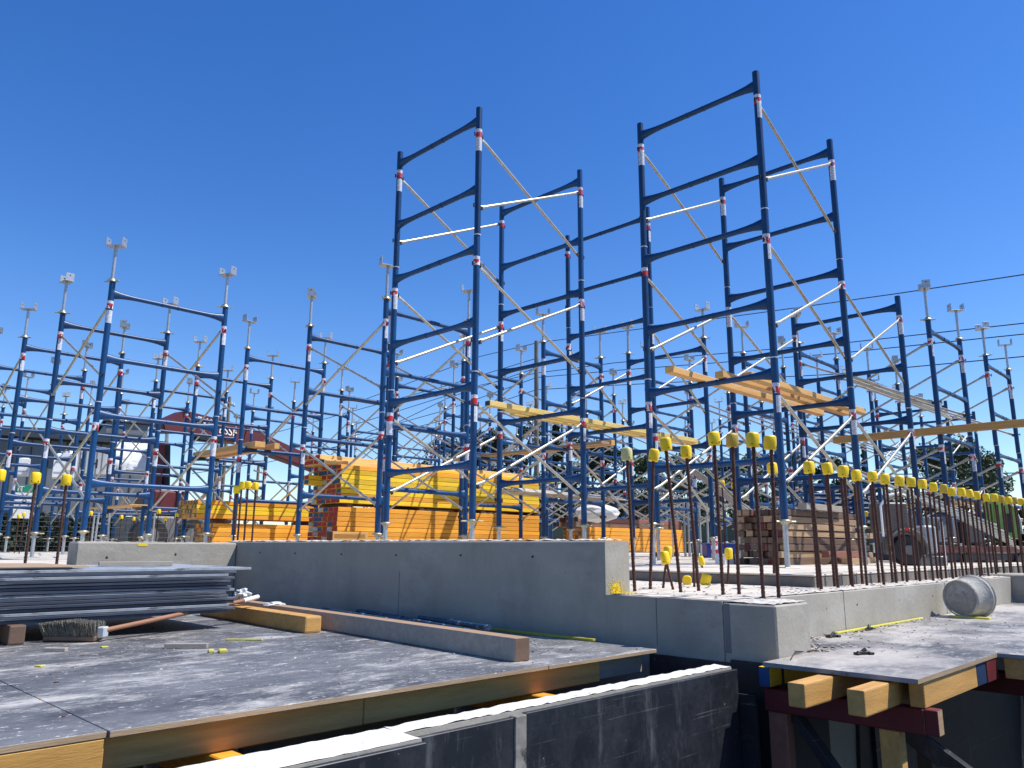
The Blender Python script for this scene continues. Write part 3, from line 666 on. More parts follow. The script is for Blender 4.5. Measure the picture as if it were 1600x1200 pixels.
# brown pile on the right
G3 = 'old timbers of the brown pile'
cols = [w_br, w_br, w_rb, w_rb, w_tan, w_tan, w_tan, w_br]
pile_m = [w_br, w_br, w_tan, w_br, w_rb, w_tan, w_br]
for k in range(8):
    for j in range(6):
        L = round(random.choice((1.9, 2.1, 2.3, 2.3, 2.5)), 1); sd = random.choice(pile_m if k > 3 else [w_br, w_br, w_rb, w_rb, w_tan, w_br]); e = random.choice([w_tan, w_br, w_br, w_br, p_red, w_br])
        o = link('timber', timber_mesh(L, .083, .066, sd, e, e), None, (7.90+random.uniform(-.06, .10), 3.84+j*.088+random.uniform(-.006, .006)-(.02 if j == 0 and k in (2, 5) else 0), ZS+k*.0735), (0, random.uniform(-.004, .004), random.uniform(-.006, .006)))
        tag(o, 'weathered brown timber in the pile behind the kerb bars', 'timber', G3)
for q, (x, y, z, L, r, m_, l_) in enumerate(((9.0, 3.60, ZS, 1.3, .12, w_tan, 'pale plank lying on the slab against the right end of the brown pile'), (8.7, 3.70, ZS+.076, .9, -.08, w_rb, 'reddish plank resting on the pale plank at the brown pile'), (8.3, 3.74, ZS+8*.0735, 1.1, .03, w_gr, 'grey board lying on top of the brown pile'))):
    tag(link('timber', timber_mesh(L, .088, .07, m_, m_, m_), None, (x, y, z), (0, 0, r)), l_, 'timber')
p = at(1165, 873, ZS)
b = MB(); b.box((-.12, -.06, 0), (.12, .06, .11), wht, .004); b.box((-.11, -.062, .05), (.11, -.0605, .055), lgrey); tag(link('white_block', b.mesh('white_block'), None, (7.75, 4.42, ZS)), 'small white block on the slab left of the brown pile', 'block')

# ---------------------------------------------------------------- planks lying on the frames
def plank(x, y, z, L, label, m_=w_bd, wd=.09, h=.065, rz=0, e=None, grp=None, ry=0):
    o = link('plank', timber_mesh(L, wd, h, m_, e or m_, e or m_), None, (x, y, z), (0, ry, rz)); tag(o, label, 'plank', grp); return o
w_pk = wood('plank_lvl', (.70, .50, .15), (.58, .36, .08))
w_pk2 = wood('plank_orange', (.68, .38, .12), (.55, .27, .06))
zr = Z3+.90*H+.027
plank(6.32, 6.62, zr, 4.6, 'yellow plank with a blue end on the centre tower frames, nearest the camera', w_pk, e=p_blu)
plank(6.7, 6.74, zr, 4.5, 'yellow plank second from the front on the centre tower frames', w_pk, e=p_blu)
plank(7.0, 6.88, zr, 4.3, 'yellow plank farthest back on the centre tower frames', w_pk)
plank(6.24, 4.02, zr-.01, 3.4, 'orange plank whose end sticks out farthest on the right tall tower', w_pk2)
plank(6.75, 3.78, zr-.01, 3.1, 'lower orange plank on the right tall tower, nearest the camera', w_pk2)
plank(6.98, 3.60, zr-.01, 2.9, 'orange plank at the front edge on the right tall tower frames', w_pk2)
plank(11.62, 4.75, Z2+.90*H+.027, 5.6, 'long orange beam running out to the right edge on the tower frames', w_bd, .08, .1, rz=R(-90))
plank(9.30, 10.9, Z2+.90*H+.027, 3.6, 'weathered plank across the centre background frames', w_tan, .2, .04, rz=R(-90))
plank(9.55, 9.2, Z2+.90*H+.027, 1.9, 'orange timber block end on the centre background frames', w_pk2, .09, .08, rz=R(-90))
plank(6.1, 11.6, Z2+.90*H+.027, 2.3, 'pair of boards on the left tower, upper one with a square end', w_pk2, .18, .09, rz=R(90))
plank(6.35, 11.6, Z2+.90*H+.027, 2.3, 'board beside the square ended one on the left tower', w_pk2, .09, .09, rz=R(90))
plank(8.9, 13.6, Z2+.36*H+.03, 2.4, 'thin board lying across the frames left of the tall timber stack', w_tan, .2, .04, rz=R(90))
plank(5.9, 15.5, Z2+.36*H+.03, 2.4, 'plywood offcut on the far left frames below the crane', w_pk2, .4, .02, rz=R(90))
plank(15.0, 2.9, Z2+.36*H+.03, 2.6, 'short orange plank on the low rails at the right', w_pk2, .2, .05, rz=R(90))

# loose braces lying on rails
bl = MB(); bl.tube((0, 0, 0), (1, 0, 0), .0165, brace_m, 8, prof=[(0, .022, .004), (.012, .022, .004), (.04, .0165, .0165), (.96, .0165, .0165), (.988, .022, .004), (1, .022, .004)]); loose_me = bl.mesh('loose_brace')
def loose(p0, p1, label, grp):
    p0 = Vector(p0); p1 = Vector(p1); D = p1-p0; L = D.length; X = D.normalized(); Y = Vector((0, 0, 1)).cross(X).normalized(); Z = X.cross(Y)
    M = Matrix((X*L, Y, Z)).transposed().to_4x4(); M.translation = p0
    o = link('loose_brace', loose_me); o.matrix_world = M; tag(o, label, 'brace', grp)
for k in range(5):
    loose((10.4+.25*k, 4.05+.05*k, 2.33+.01*(k % 2)), (14.4+.35*k, 4.0+.06*k, 2.36), 'loose steel brace in the bundle laid across the upper rails at the right', 'loose braces on the upper rails')
for k in range(5):
    loose(atd(1345+14*k, 742+5*k, 10.6), atd(1560+9*k, 822+9*k, 12.8), 'loose steel brace leaning down behind the kerb bars', 'leaning braces behind the kerb bars')
for k in range(4):
    loose(atd(1055+7*k, 712+7*k, 13.2), atd(1178+6*k, 800+9*k, 11.6), 'loose steel brace leaning beside the brown pile', 'leaning braces by the brown pile')
for k in range(16):
    loose((9.3+random.uniform(-.1, .1), 9.1+.035*k, .92+.02*(k % 3)), (12.2+random.uniform(-.2, .2), 9.05+.035*k, .90+.02*(k % 3)), 'steel brace in the bundle behind the centre tower', 'bundle of steel braces')

# ---------------------------------------------------------------- stacked form sheets at the left
n = 15; z = ZD+.095
for k in range(n):
    th = .0148; zz = z+k*.0178
    r_ = random.uniform(-.02, .05) if k < n-1 else .14
    u1 = 2.30+r_; fy = 4.70+random.uniform(-.012, .012)
    b = MB(); mm = sheet_g if k in (n-1, n-3, 2, 7) else sheet_m
    b.box((0, 0, 0), (3.6, 1.15, th), mm, .001); me = b.mesh('form_sheet')
    lab = 'blue-grey form sheet, %s from the bottom of the stack on the deck' % ORD[k] if k < n-1 else 'light grey form sheet on top of the stack, sticking out farthest to the right'
    tag(link('form_sheet', me, None, (u1-3.6, fy, zz), (0, 0, random.uniform(-.004, .004))), lab, 'form sheet', 'form sheets stacked on the left deck')
zt = z+n*.0178
for k, (x1, m_, l_) in enumerate(((1.42, blk, 'black sheet on top of the form sheets at the left edge'), (1.52, w_plyedge, 'brown plywood offcut topmost on the form sheets'))):
    b = MB(); b.box((0, 0, 0), (2.4, .9, .008), m_, .001); tag(link('form_sheet', b.mesh('form_sheet'), None, (x1-2.4, 4.74+.05*k, zt+.001+.010*k), (0, .002*k, 0)), l_, 'form sheet')
b = MB(); b.box((0, 0, 0), (.42, .09, .025), w_gr, .002); tag(link('board_offcut', b.mesh('board_offcut'), None, (1.72, 5.25, zt+.002), (0, 0, -.25)), 'weathered board offcut lying on the stacked form sheets', 'board')
def deckbox(name, lo_pt, rz, dims, m_, label, cat, ends=None, bev=.004, grp=None, top=None):
    b = MB(); b.box((0, 0, 0), dims, m_, bev, seg=2, ends=ends)
    for f in b.bm.faces:
        f.normal_update()
        if top and f.normal.z > .9: f.material_index = b.mi(top)
    o = link(name, b.mesh(name), None, lo_pt, (0, 0, rz)); tag(o, label, cat, grp); return o
deckbox('timber_beam', (2.555, 2.50, ZD+.0005), math.atan2(5.5-2.5, 2.80-2.555)-R(90), (.085, 3.35, .099), w_gr, 'long grey weathered beam lying on the left deck, with a rough brown cut end', 'beam', ends=(1, w_br, w_br), top=w_tan)
bm_ = MB(); bm_.box((0, 0, .1052), (.085, 3.35, .1062), w_pa)
deckbox('timber_beam', (2.49, 4.12, ZD+.0005), math.atan2(1, .06)-R(90), (.105, 1.6, .094), w_bd, 'short orange beam running under the right end of the sheet stack', 'beam', ends=(1, w_bd, w_bd), bev=.012)
deckbox('timber_beam', (1.13, 4.62, ZD+.0005), 0, (.075, 1.2, .094), w_br, 'dark brown block sticking out under the sheet stack at the left', 'beam', ends=(1, w_br, w_br), bev=.008)
deckbox('timber_beam', (-.2, 4.8, ZD+.0005), 0, (.075, 1.0, .094), w_br, 'dark bearer under the far left of the sheet stack', 'beam')
# broom
br = empty('broom', (1.45, 4.62, ZD), 'stiff grey bristled broom with a wooden handle lying on the left deck', 'broom')
b = MB(); D_ = Vector((2.60, 4.98, -.33))-Vector((1.53, 4.44, ZD+.06)); ang = math.atan2(D_.y, D_.x)
Mh = Matrix.Translation((1.42, 4.60, ZD)) @ Matrix.Rotation(R(-45), 4, 'Z')
b.box((-.135, -.045, .004), (.135, .045, .032), w_br, .006, M=Mh); b.box((.13, -.025, .02), (.17, .025, .075), lgrey, .006, M=Mh); wp('head', b, br)
b = MB()
for ix in range(34):
    for iy in range(7):
        for q in range(4):
            x0_ = -.13+.26*ix/33+random.uniform(-.003, .003); y0_ = -.04+.08*iy/6+random.uniform(-.002, .002)
            p0 = Mh @ Vector((x0_, y0_, .032)); p1 = Mh @ Vector((x0_*1.06-.012+random.uniform(-.005, .005), y0_*1.5+random.uniform(-.005, .005), random.uniform(.098, .110)-.25*abs(x0_)**1.5))
            b.tube(p0, p1, .0022, brist, 3, cap=False)
wp('bristles', b, br)
b = MB(); b.tube((1.53, 4.49, ZD+.055), (2.50, 4.90, -.345), .0125, broom_w, 10); wp('handle', b, br)
b = MB(); b.tube((2.50, 4.90, -.345), (2.63, 4.957, -.328), .0145, wht, 10); wp('grip', b, br)
# crumpled plastic
b = MB(); bmesh.ops.create_icosphere(b.bm, subdivisions=3, radius=.06)
for v_ in b.bm.verts: v_.co = v_.co*random.uniform(.55, 1.15); v_.co.z *= .8
b.mi(plast); tag(link('plastic_scrap', b.mesh('plastic_scrap'), None, (2.62, 5.15, ZD+.16)), 'crumpled clear plastic wrap behind the end of the broom handle', 'plastic wrap')
b = MB(); bmesh.ops.create_icosphere(b.bm, subdivisions=3, radius=.05)
for v_ in b.bm.verts: v_.co = v_.co*random.uniform(.6, 1.1); v_.co.x *= 1.7; v_.co.z *= .4
b.mi(plast); tag(link('plastic_scrap', b.mesh('plastic_scrap'), None, (2.80, 5.05, ZD+.10)), 'flat piece of plastic wrap right of the crumpled one', 'plastic wrap')
# small scraps
def scrap(px, py, L, wd, h, rz, m_, label, cat):
    p = at(px, py, ZD); b = MB(); b.box((-L/2, -wd/2, 0), (L/2, wd/2, h), m_, .001); tag(link('offcut', b.mesh('offcut'), None, (p.x, p.y, ZD+.0008), (0, 0, rz)), label, cat)
scrap(291, 1013, .20, .035, .022, R(-40), w_gr, 'dark timber offcut in the middle of the left deck', 'offcut')
scrap(87, 1018, .10, .03, .016, R(-45), w_gr, 'small dark offcut in front of the broom', 'offcut')
scrap(382, 1001, .19, .018, .008, R(-45), yelstrip, 'yellow plastic strip near the orange beam on the deck', 'strip')
scrap(348, 1019, .035, .07, .012, R(-20), yelstrip, 'short wide yellow plastic piece on the left deck', 'strip')
scrap(330, 1019, .025, .05, .010, R(-20), yelstrip, 'smallest yellow plastic bit beside the short wide one', 'strip')
scrap(163, 1012, .03, .025, .006, 0, yelstrip, 'yellow crumb on the deck in front of the broom', 'strip')
scrap(62, 1042, .025, .03, .006, .6, yelstrip, 'yellow fleck nearest the bottom left of the deck', 'strip')
# blue pole bundle behind the beam
pbm = mat('scuffed_blue_pole', (.008, .04, .085), .5, 0, .5, 30); overlay(pbm, (.5, .5, .5), 22, .58, .66, amount=.8)
for k, (pa, pc, l_) in enumerate((((536, 949), (745, 987), 'scuffed blue steel pole lying behind the long grey beam, the longest one'), ((505, 953), (640, 975), 'scuffed blue steel pole nearest the long grey beam'), ((655, 968), (765, 984), 'short dark blue pole beside the two longer blue poles'))):
    a = at(*pa, ZD+.022); c = at(*pc, ZD+.022); b = MB(); b.tube((0, 0, 0), (c.x-a.x, c.y-a.y, 0), .015, pbm, 10); b.tube(((c.x-a.x)*.48, (c.y-a.y)*.48, 0), ((c.x-a.x)*.53, (c.y-a.y)*.53, 0), .020, pbm, 10)
    tag(link('steel_pole', b.mesh('steel_pole'), None, (a.x, a.y, ZD+.018+.008*k)), l_, 'pole')
b = MB(); b.box((3.40, 2.75, ZD+.0005), (3.43, 4.95, ZD+.014), mat('dull_yellow_fillet', (.36, .33, .03), .6), .002); tag(link('fillet_strip', b.mesh('fillet_strip')), 'dull yellow plastic fillet strip along the foot of the shaded wall', 'strip')
b = MB(); b.box((4.75, 2.004, ZD+.0005), (6.25, 2.026, ZD+.012), yelstrip, .002); tag(link('fillet_strip', b.mesh('fillet_strip')), 'yellow plastic fillet strip along the foot of the sunlit kerb', 'strip')
b = MB(); b.box((6.55, 1.66, ZD+.0005), (6.60, 1.93, ZD+.014), yelstrip, .002); tag(link('fillet_strip', b.mesh('fillet_strip')), 'short yellow plastic strip right of the bucket', 'strip')
# black plastic clips on the right deck
for k, (px, py, l_) in enumerate(((1350,1023,'black plastic form clip alone near the middle of the right deck'), (1302,996,'black plastic form clip nearest the corner pier'), (1358,984,'black plastic form clip beside the yellow strip'))):
    p = at(px, py, ZD); s_ = 1 if k == 0 else .9
    b = MB(); b.box((-.035, -.009, 0), (.03, .009, .016), blk, .003); b.box((-.045, -.018, 0), (-.030, .018, .010), blk, .002); b.box((.02, -.018, .0), (.045, -.006, .012), blk, .002); b.box((.02, .006, .0), (.045, .018, .012), blk, .002); b.tube((-.01, 0, .012), (.01, 0, .024), .009, latch_m, 8)
    o = link('form_clip', b.mesh('form_clip'), None, (p.x, p.y, ZD+.001), (0, 0, (-.6, -.3, .2)[k])); tag(o, l_, 'clip')
b = MB()
pts = [at(1236, 1032, ZD), at(1243, 1024, ZD), at(1258, 1020, ZD), at(1275, 1018, ZD), at(1282, 1014, ZD)]
b.path([(p.x, p.y, ZD+.006+.012*(i in (1, 4))) for i, p in enumerate(pts)], .003, rust, 6); tag(link('tie_wire', b.mesh('tie_wire')), 'bent piece of tie wire at the foot of the corner pier', 'wire')
# debris crumbs
b = MB()
for (cx, cy, sx, sy, n_) in ((2.2, 4.0, .8, .7, 130), (4.6, 1.7, .7, .22, 150), (6.2, 1.5, .8, .4, 90), (3.1, 2.9, .2, .4, 60), (.9, 3.0, .9, .4, 50)):
    for i in range(n_):
        x, y = cx+random.gauss(0, sx), cy+random.gauss(0, sy)
        if (x < 3.38 and 2.37 < y < 7) or (4.0 < x < 8.8 and 1.16 < y < 2.0):
            s = random.uniform(.0012, .0038); k_ = random.random()
            M_ = Matrix.Translation((x, y, ZD+s*.4)) @ Matrix.Rotation(random.uniform(0, 3), 4, 'Z')
            b.box((-s*random.uniform(1, 3.5), -s, -s*.4), (s, s, s*.5), (rust if k_ < .3 else (rough_c if k_ < .6 else w_tan)), M=M_)
tag(link('debris', b.mesh('debris')), kind='stuff')
b = MB()
for i in range(420):
    x, y = random.uniform(3.56, 5.1), random.uniform(2.06, 5.5)
    if random.random() < .4: x, y = random.uniform(3.9, 8.9), random.uniform(2.06, 2.30)
    s = random.uniform(.0015, .006); M_ = Matrix.Translation((x, y, ZL+.006+s*.3)) @ Matrix.Rotation(random.uniform(0, 3), 4, 'Z')
    b.box((-s*1.6, -s, -s*.4), (s, s, s*.6), random.choice((rough_c, rough_c, rough_c, w_tan)), M=M_)
tag(link('concrete_crumbs', b.mesh('concrete_crumbs')), kind='stuff')

b = MB()
for i in range(260):
    if random.random() < .6: x, y = random.uniform(4.0, 6.4), 2.028-abs(random.gauss(0, .035))
    else: x, y = 3.9+abs(random.gauss(0, .12)), 1.76+random.uniform(-.06, .28)
    s = random.uniform(.002, .008); M_ = Matrix.Translation((x, y, ZD+s*.4)) @ Matrix.Rotation(random.uniform(0, 3), 4, 'Z')
    b.box((-s*1.5, -s, -s*.4), (s, s, s*.6), random.choice((rough_c, rough_c, slab_m, w_br)), M=M_)
tag(link('concrete_crumbs', b.mesh('concrete_crumbs')), kind='stuff')

# ---------------------------------------------------------------- bucket
bk = empty('bucket', (6.70, 1.86, ZD), 'cement-crusted round bucket lying on its side against the sunlit kerb', 'bucket')
# base centre faces the camera left; axis towards the back right
cpos = atd(1500, 938, 6.83); ax_ = Vector((.955, -.26, .055)).normalized()
rb_ = .134; cpos.z = ZD+rb_+.004
b = MB()
c0 = cpos; 
def P_(t): return c0 + ax_*t
Lb = .19
b.tube(P_(0), P_(Lb), .17, bucket_m, 40, prof=[(0, rb_-.008, rb_-.008), (.03, rb_, rb_), (.10, rb_, rb_), (.82, rb_+.014, rb_+.014), (.83, rb_+.022, rb_+.022), (.90, rb_+.022, rb_+.022), (.91, rb_+.016, rb_+.016), (.97, rb_+.018, rb_+.018), (1.0, rb_+.026, rb_+.026)], cap=False)
b.tube(P_(.012), P_(.016), .1, bucket_m, 40, prof=[(0, rb_-.012, rb_-.012), (1, rb_-.012, rb_-.012)])
o = wp('shell', b, bk)
b = MB(); n = 32; ring = [P_(-.001)+(ax_.cross(Vector((0, 0, 1)))*math.cos(a)+Vector((0, 0, 1))*math.sin(a))*.045 for a in [2*math.pi*i/n for i in range(n+1)]]
b.path(ring, .0022, bucket_m, 5); wp('centre_mark', b, bk); b = MB()
ring = [P_(.002)+(ax_.cross(Vector((0, 0, 1)))*math.cos(a)+Vector((0, 0, 1))*math.sin(a))*(rb_-.010) for a in [2*math.pi*i/n for i in range(n+1)]]
b.path(ring, .005, bucket_m, 6); wp('base_ridge', b, bk)
tilt = 0

# ---------------------------------------------------------------- background: poles, wires
def pole(px, ptop, d, r, label, arm=True, m_=polew):
    t = atd(px, ptop, d); o = empty('power_pole', (t.x, t.y, -.24), label, 'power pole')
    b = MB(); b.tube((0, 0, 0), (0, 0, t.z+.24), r, m_, 12, prof=[(0, r*1.2, r*1.2), (1, r*.9, r*.9)]); link('shaft', b.mesh('shaft'), o)
    if arm:
        b = MB(); b.box((-1.1, -.05, -.05), (1.1, .05, .05), m_, M=Matrix.Rotation(R(45), 4, 'Z'))
        for s in (-1, -.5, .5, 1): b.tube(Matrix.Rotation(R(45), 3, 'Z') @ Vector((s, 0, .05)), Matrix.Rotation(R(45), 3, 'Z') @ Vector((s, 0, .22)), .04, wht, 8)
        link('crossarm', b.mesh('crossarm'), o, (0, 0, t.z+.24-.5))
    return t
pole(838, 533, 52, .16, 'tall wooden power pole standing behind the centre towers', False)
for k, (px, py, d) in enumerate(((359, 620, 60), (404, 728, 70), (345, 648, 65), (543, 690, 75), (878, 640, 60))):
    pole(px, py, d, .12, ['slim distant power pole above the crane boom', 'short distant pole right of the crane', 'thin distant pole beside the crane lettering', 'distant pole left of the tall timber stack', 'slim pale pole right of the tall wooden one'][k], k < 2)
def wire(pts, d0, d1, label):
    n = len(pts); cu = bpy.data.curves.new('overhead_wire', 'CURVE'); cu.dimensions = '3D'; sp_ = cu.splines.new('POLY')
    P0 = [atd(x, y, d0+(d1-d0)*i/(n-1)) for i, (x, y) in enumerate(pts)]
    seg = []
    for a, c in zip(P0, P0[1:]):
        for t in range(8): seg.append(a.lerp(c, t/8))
    seg.append(P0[-1])
    b = MB(); b.path(seg, .026, wirem, 5); tag(link('overhead_wire', b.mesh('overhead_wire')), label, 'wire')
wire([(560, 628), (750, 557), (838, 536), (1000, 514), (1200, 487), (1400, 459), (1700, 414)], 62, 34, 'topmost overhead wire crossing to the right edge')
wire([(540, 668), (750, 602), (838, 583), (960, 567), (1327, 535), (1600, 505), (1750, 489)], 62, 34, 'second overhead wire from the top at the right')
wire([(520, 690), (700, 640), (838, 590), (960, 579), (1300, 553), (1600, 522), (1750, 505)], 62, 34, 'third overhead wire from the top at the right')
wire([(500, 705), (700, 655), (838, 609), (960, 602), (1300, 585), (1600, 557), (1750, 541)], 62, 34, 'fourth overhead wire from the top at the right')
wire([(380, 690), (560, 640), (700, 602), (838, 560)], 70, 52, 'upper wire running left from the wooden pole behind the towers')
wire([(300, 740), (420, 722), (560, 690), (700, 622), (838, 575)], 70, 52, 'lower wire running left from the wooden pole behind the towers')
wire([(1400, 741), (1600, 739), (1750, 737)], 45, 40, 'low wire passing behind the gum tree at the right')
wire([(180, 700), (340, 692), (470, 700)], 60, 60, 'low wire behind the crane')

# ---------------------------------------------------------------- trees
def tree(px, ptop, wpx, d, leafm, label, kind='round', hfrac=.62, n=2600, leaf=.26):
    t = atd(px, ptop, d); base = Vector((t.x, t.y, -.24)); Ht = t.z+.24; wd = wpx/FPX*d
    root = empty('tree', base, label, 'tree', 'trees beyond the site')
    b = MB(); b.tube((0, 0, 0), (0, 0, Ht*.8), .16, bark, 8, prof=[(0, .2, .2), (1, .05, .05)])
    nc = 26 if kind == 'round' else 34
    cl = []
    for i in range(nc):
        if kind == 'round':
            a = random.uniform(0, 6.28); rr = random.random()**.5*wd*.5; hz = Ht*(1-hfrac)+Ht*hfrac*random.random()
            lim = math.sqrt(max(.08, 1-((hz-Ht*(1-hfrac*.45))/(Ht*hfrac*.62))**2)); c = Vector((math.cos(a)*rr*lim, math.sin(a)*rr*lim, min(hz, Ht*.93))); s = wd*random.uniform(.10, .20)
        else:
            f = random.random(); rr = (1-f)**.75*wd*.5*random.uniform(.3, 1); a = random.uniform(0, 6.28); c = Vector((math.cos(a)*rr, math.sin(a)*rr, Ht*(.12+.85*f))); s = wd*(.05+.13*(1-f))
        cl.append((c, s))
        if i % 3 == 0: b.tube((0, 0, c.z*.7), c, .05, bark, 5)
    link('trunk', b.mesh('trunk'), root)
    b = MB(); k = b.mi(leafm); per = n//nc
    for c, s in cl:
        for j in range(per):
            v = Vector((random.gauss(0, 1), random.gauss(0, 1), random.gauss(0, .75))).normalized()*s*random.random()**.35
            p = c+v; q = Euler((random.uniform(-1.2, 1.2), random.uniform(-1.2, 1.2), random.uniform(0, 6.28))).to_matrix(); l = leaf*random.uniform(.5, 1.25)
            vs = [b.bm.verts.new(p+q @ Vector(o_)*l) for o_ in ((-.5, -.2, 0), (.1, -.35, .06), (.55, 0, 0), (.05, .35, .06))]
            b.bm.faces.new(vs).material_index = k
    me = bpy.data.meshes.new('crown'); b.bm.to_mesh(me); b.bm.free(); me.materials.append(leafm); link('crown', me, root)
TR = [(655, 722, 60, 62, leafA, 'small dark conifer left of the tall stack top', 'cone'), (705, 690, 95, 60, leafA, 'dark broad conifer above the tall timber stack', 'round'), (752, 668, 80, 60, leafA, 'dark conifer just left of the wooden power pole', 'round'),
      (808, 660, 105, 58, leafA, 'broad dark conifer behind the wooden power pole', 'round'), (868, 655, 85, 58, leafA, 'tallest dark conifer right of the wooden power pole', 'cone'), (925, 690, 95, 56, leafA, 'dark conifer low behind the centre tower legs', 'round'),
      (990, 712, 95, 54, leafC, 'green tree behind the gap between the two tall towers', 'round'), (1062, 706, 90, 54, leafC, 'bushy green tree behind the tall capped bars', 'round'), (1120, 715, 80, 56, leafB, 'grey green gum tree behind the right tower legs', 'round'),
      (1175, 712, 85, 58, leafB, 'gum tree left of the brown timber pile top', 'round'), (1240, 706, 62, 52, leafB, 'round grey gum tree between the right tower legs', 'round'), (1300, 716, 55, 52, leafC, 'small green tree under the long horizontal beam', 'round'),
      (1348, 690, 32, 50, leafC, 'narrow upright tree beneath the long horizontal beam', 'cone'), (1495, 700, 150, 50, leafB, 'largest gum tree with a wide crown at the right', 'round'), (1385, 770, 70, 55, leafC, 'low shrubby tree behind the kerb bars', 'round'), (1590, 800, 60, 50, leafC, 'low tree at the right edge behind the machinery', 'round')]
for px, py, wp_, d, lm_, lab, kd in TR:
    random.seed(int(px))
    big = px == 1495
    tree(px, py, wp_, d, lm_, lab, kd, hfrac=(.62 if big else .82) if kd == 'round' else .9, n=15000 if big else 8500, leaf=.24 if lm_ is leafA else .19)

random.seed(99)
for k in range(15):
    px = 600+k*66+random.uniform(-14, 14)
    tree(px, 772+random.uniform(-26, 14), 95, 44+random.uniform(-2, 4), random.choice((leafA, leafA, leafC)), 'low shrubby tree of the dark belt behind the site, %s from the left' % ORD[k], 'round', hfrac=.97, n=3600, leaf=.19)
# ---------------------------------------------------------------- left background
def bgbox(name, px0, py0, px1, py1, d, depth, m_, label, cat, parts=None, zb=None):
    """a block whose camera-facing side spans two pixels at distance d; returns an empty turned to face down the view"""
    a = atd(px0, py0, d); c = atd(px1, py1, d); wd = math.hypot(c.x-a.x, c.y-a.y); rz = math.atan2(c.y-a.y, c.x-a.x)
    zlo = zb if zb is not None else c.z; o = empty(name, (a.x, a.y, zlo), label, cat); o.rotation_euler = (0, 0, rz)
    b = MB(); b.box((0, 0, 0), (wd, depth, a.z-zlo), m_, min(.03, wd*.02)); link('body', b.mesh('body'), o)
    return o, wd, a.z-zlo
o, wd, h = bgbox('site_building', -160, 672, 222, 800, 34, 8, mgrey, 'long low grey building with a dark flat roof edge at the left', 'building', zb=-.24)
b = MB(); b.box((-.3, -.4, h), (wd+.3, 8.2, h+.38), dgrey, .02); link('roof_fascia', b.mesh('roof_fascia'), o)
b = MB(); b.box((wd-1.6, -.1, h+.40), (wd-.1, 4, h+.85), mgrey, .02); b.box((wd-1.7, -.2, h+.85), (wd, 4.1, h+.93), dgrey, .01); link('roof_box', b.mesh('roof_box'), o)
for q in range(14): 
    b = MB(); b.box((wd*q/14, -.02, .1), (wd*q/14+.05, 0, h), dgrey); link('cladding_rib', b.mesh('cladding_rib'), o)
o, wd, h = bgbox('site_tank', 118, 700, 165, 742, 22, 1.5, lgrey, 'grey metal tank with black marks left of the white tarpaulin', 'tank')
b = MB(); b.box((.15, -.012, h*.25), (.21, -.002, h*.6), blk, M=None); b.box((.36, -.012, h*.25), (.40, -.002, h*.6), blk); b.box((.48, -.012, h*.25), (.52, -.002, h*.6), blk); b.box((.40, -.012, h*.4), (.48, -.002, h*.46), blk); link('black_lettering', b.mesh('black_lettering'), o)
for q in range(6):
    b = MB(); b.box((wd*q/6, -.01, 0), (wd*q/6+.02, 0, h), mgrey); link('rib', b.mesh('rib'), o)
for (x0, y0, x1, y1, l_) in ((28, 716, 45, 742, 'white plastic tank between the left tower legs'), (85, 712, 96, 746, 'narrow white tank right of the first one'), (97, 708, 118, 744, 'wider white tank with a rounded white lid')):
    o, wd, h = bgbox('white_tank', x0, y0, x1, y1, 21, .6, wht, l_, 'tank')
    b = MB(); b.tube((wd*.5, .3, h), (wd*.5, .3, h+.09), wd*.38, wht, 14, prof=[(0, wd*.4, wd*.4), (.6, wd*.4, wd*.4), (1, wd*.2, wd*.2)]); link('lid', b.mesh('lid'), o)
    b = MB(); b.box((wd*.15, -.008, h*.2), (wd*.85, 0, h*.26), lgrey); link('rib', b.mesh('rib'), o)
    b = MB(); b.box((wd*.15, -.008, h*.7), (wd*.85, 0, h*.74), lgrey); link('rib', b.mesh('rib'), o)
# tarpaulin over a load
a = atd(183, 688, 24); c = atd(226, 736, 24); wd = math.hypot(c.x-a.x, c.y-a.y); o = empty('tarpaulin_cover', (a.x, a.y, c.z), 'creased white tarpaulin over a load beside the crane', 'tarpaulin'); o.rotation_euler = (0, 0, math.atan2(c.y-a.y, c.x-a.x))
b = MB(); nx, nz = 14, 16; hh = a.z-c.z
for dep, flip in ((0, 1),):
    g = [[b.bm.verts.new((wd*i/nx*(1.0+.15*j/nz), (j/nz)*-.0+.35*(j/nz)**2+random.uniform(-.03, .03), hh*j/nz)) for j in range(nz+1)] for i in range(nx+1)]
    for i in range(nx):
        for j in range(nz): f = b.bm.faces.new((g[i][j], g[i+1][j], g[i+1][j+1], g[i][j+1])); f.material_index = b.mi(tarp); f.smooth = True
b.box((.02, .4, 0), (wd*1.1, 1.6, hh*.99), tarp); link('sheet', b.mesh('sheet'), o)
def text_obj(txt, size, m_, parent, loc, rot, name='lettering'):
    cu = bpy.data.curves.new(name, 'FONT'); cu.body = txt; cu.size = size; cu.extrude = .006
    t = bpy.data.objects.new('tmp_'+name, cu); COL.objects.link(t); dg = bpy.context.evaluated_depsgraph_get(); me = bpy.data.meshes.new_from_object(t.evaluated_get(dg)); bpy.data.objects.remove(t)
    me.materials.clear(); me.materials.append(m_); o = bpy.data.objects.new(name, me); COL.objects.link(o); o.parent = parent; o.location = loc; o.rotation_euler = rot; return o
# green sign
o, wd, h = bgbox('green_sign', 26, 757, 54, 770, 20, .03, green_s, 'small green sign with white letters low at the left', 'sign')
text_obj('IT', h*.95, wht, o, (.02, -.008, h*.15), (R(90), 0, 0))
b = MB(); b.box((0, 0, -.55), (wd, .03, -.004), wht); link('lower_panel', b.mesh('lower_panel'), o)
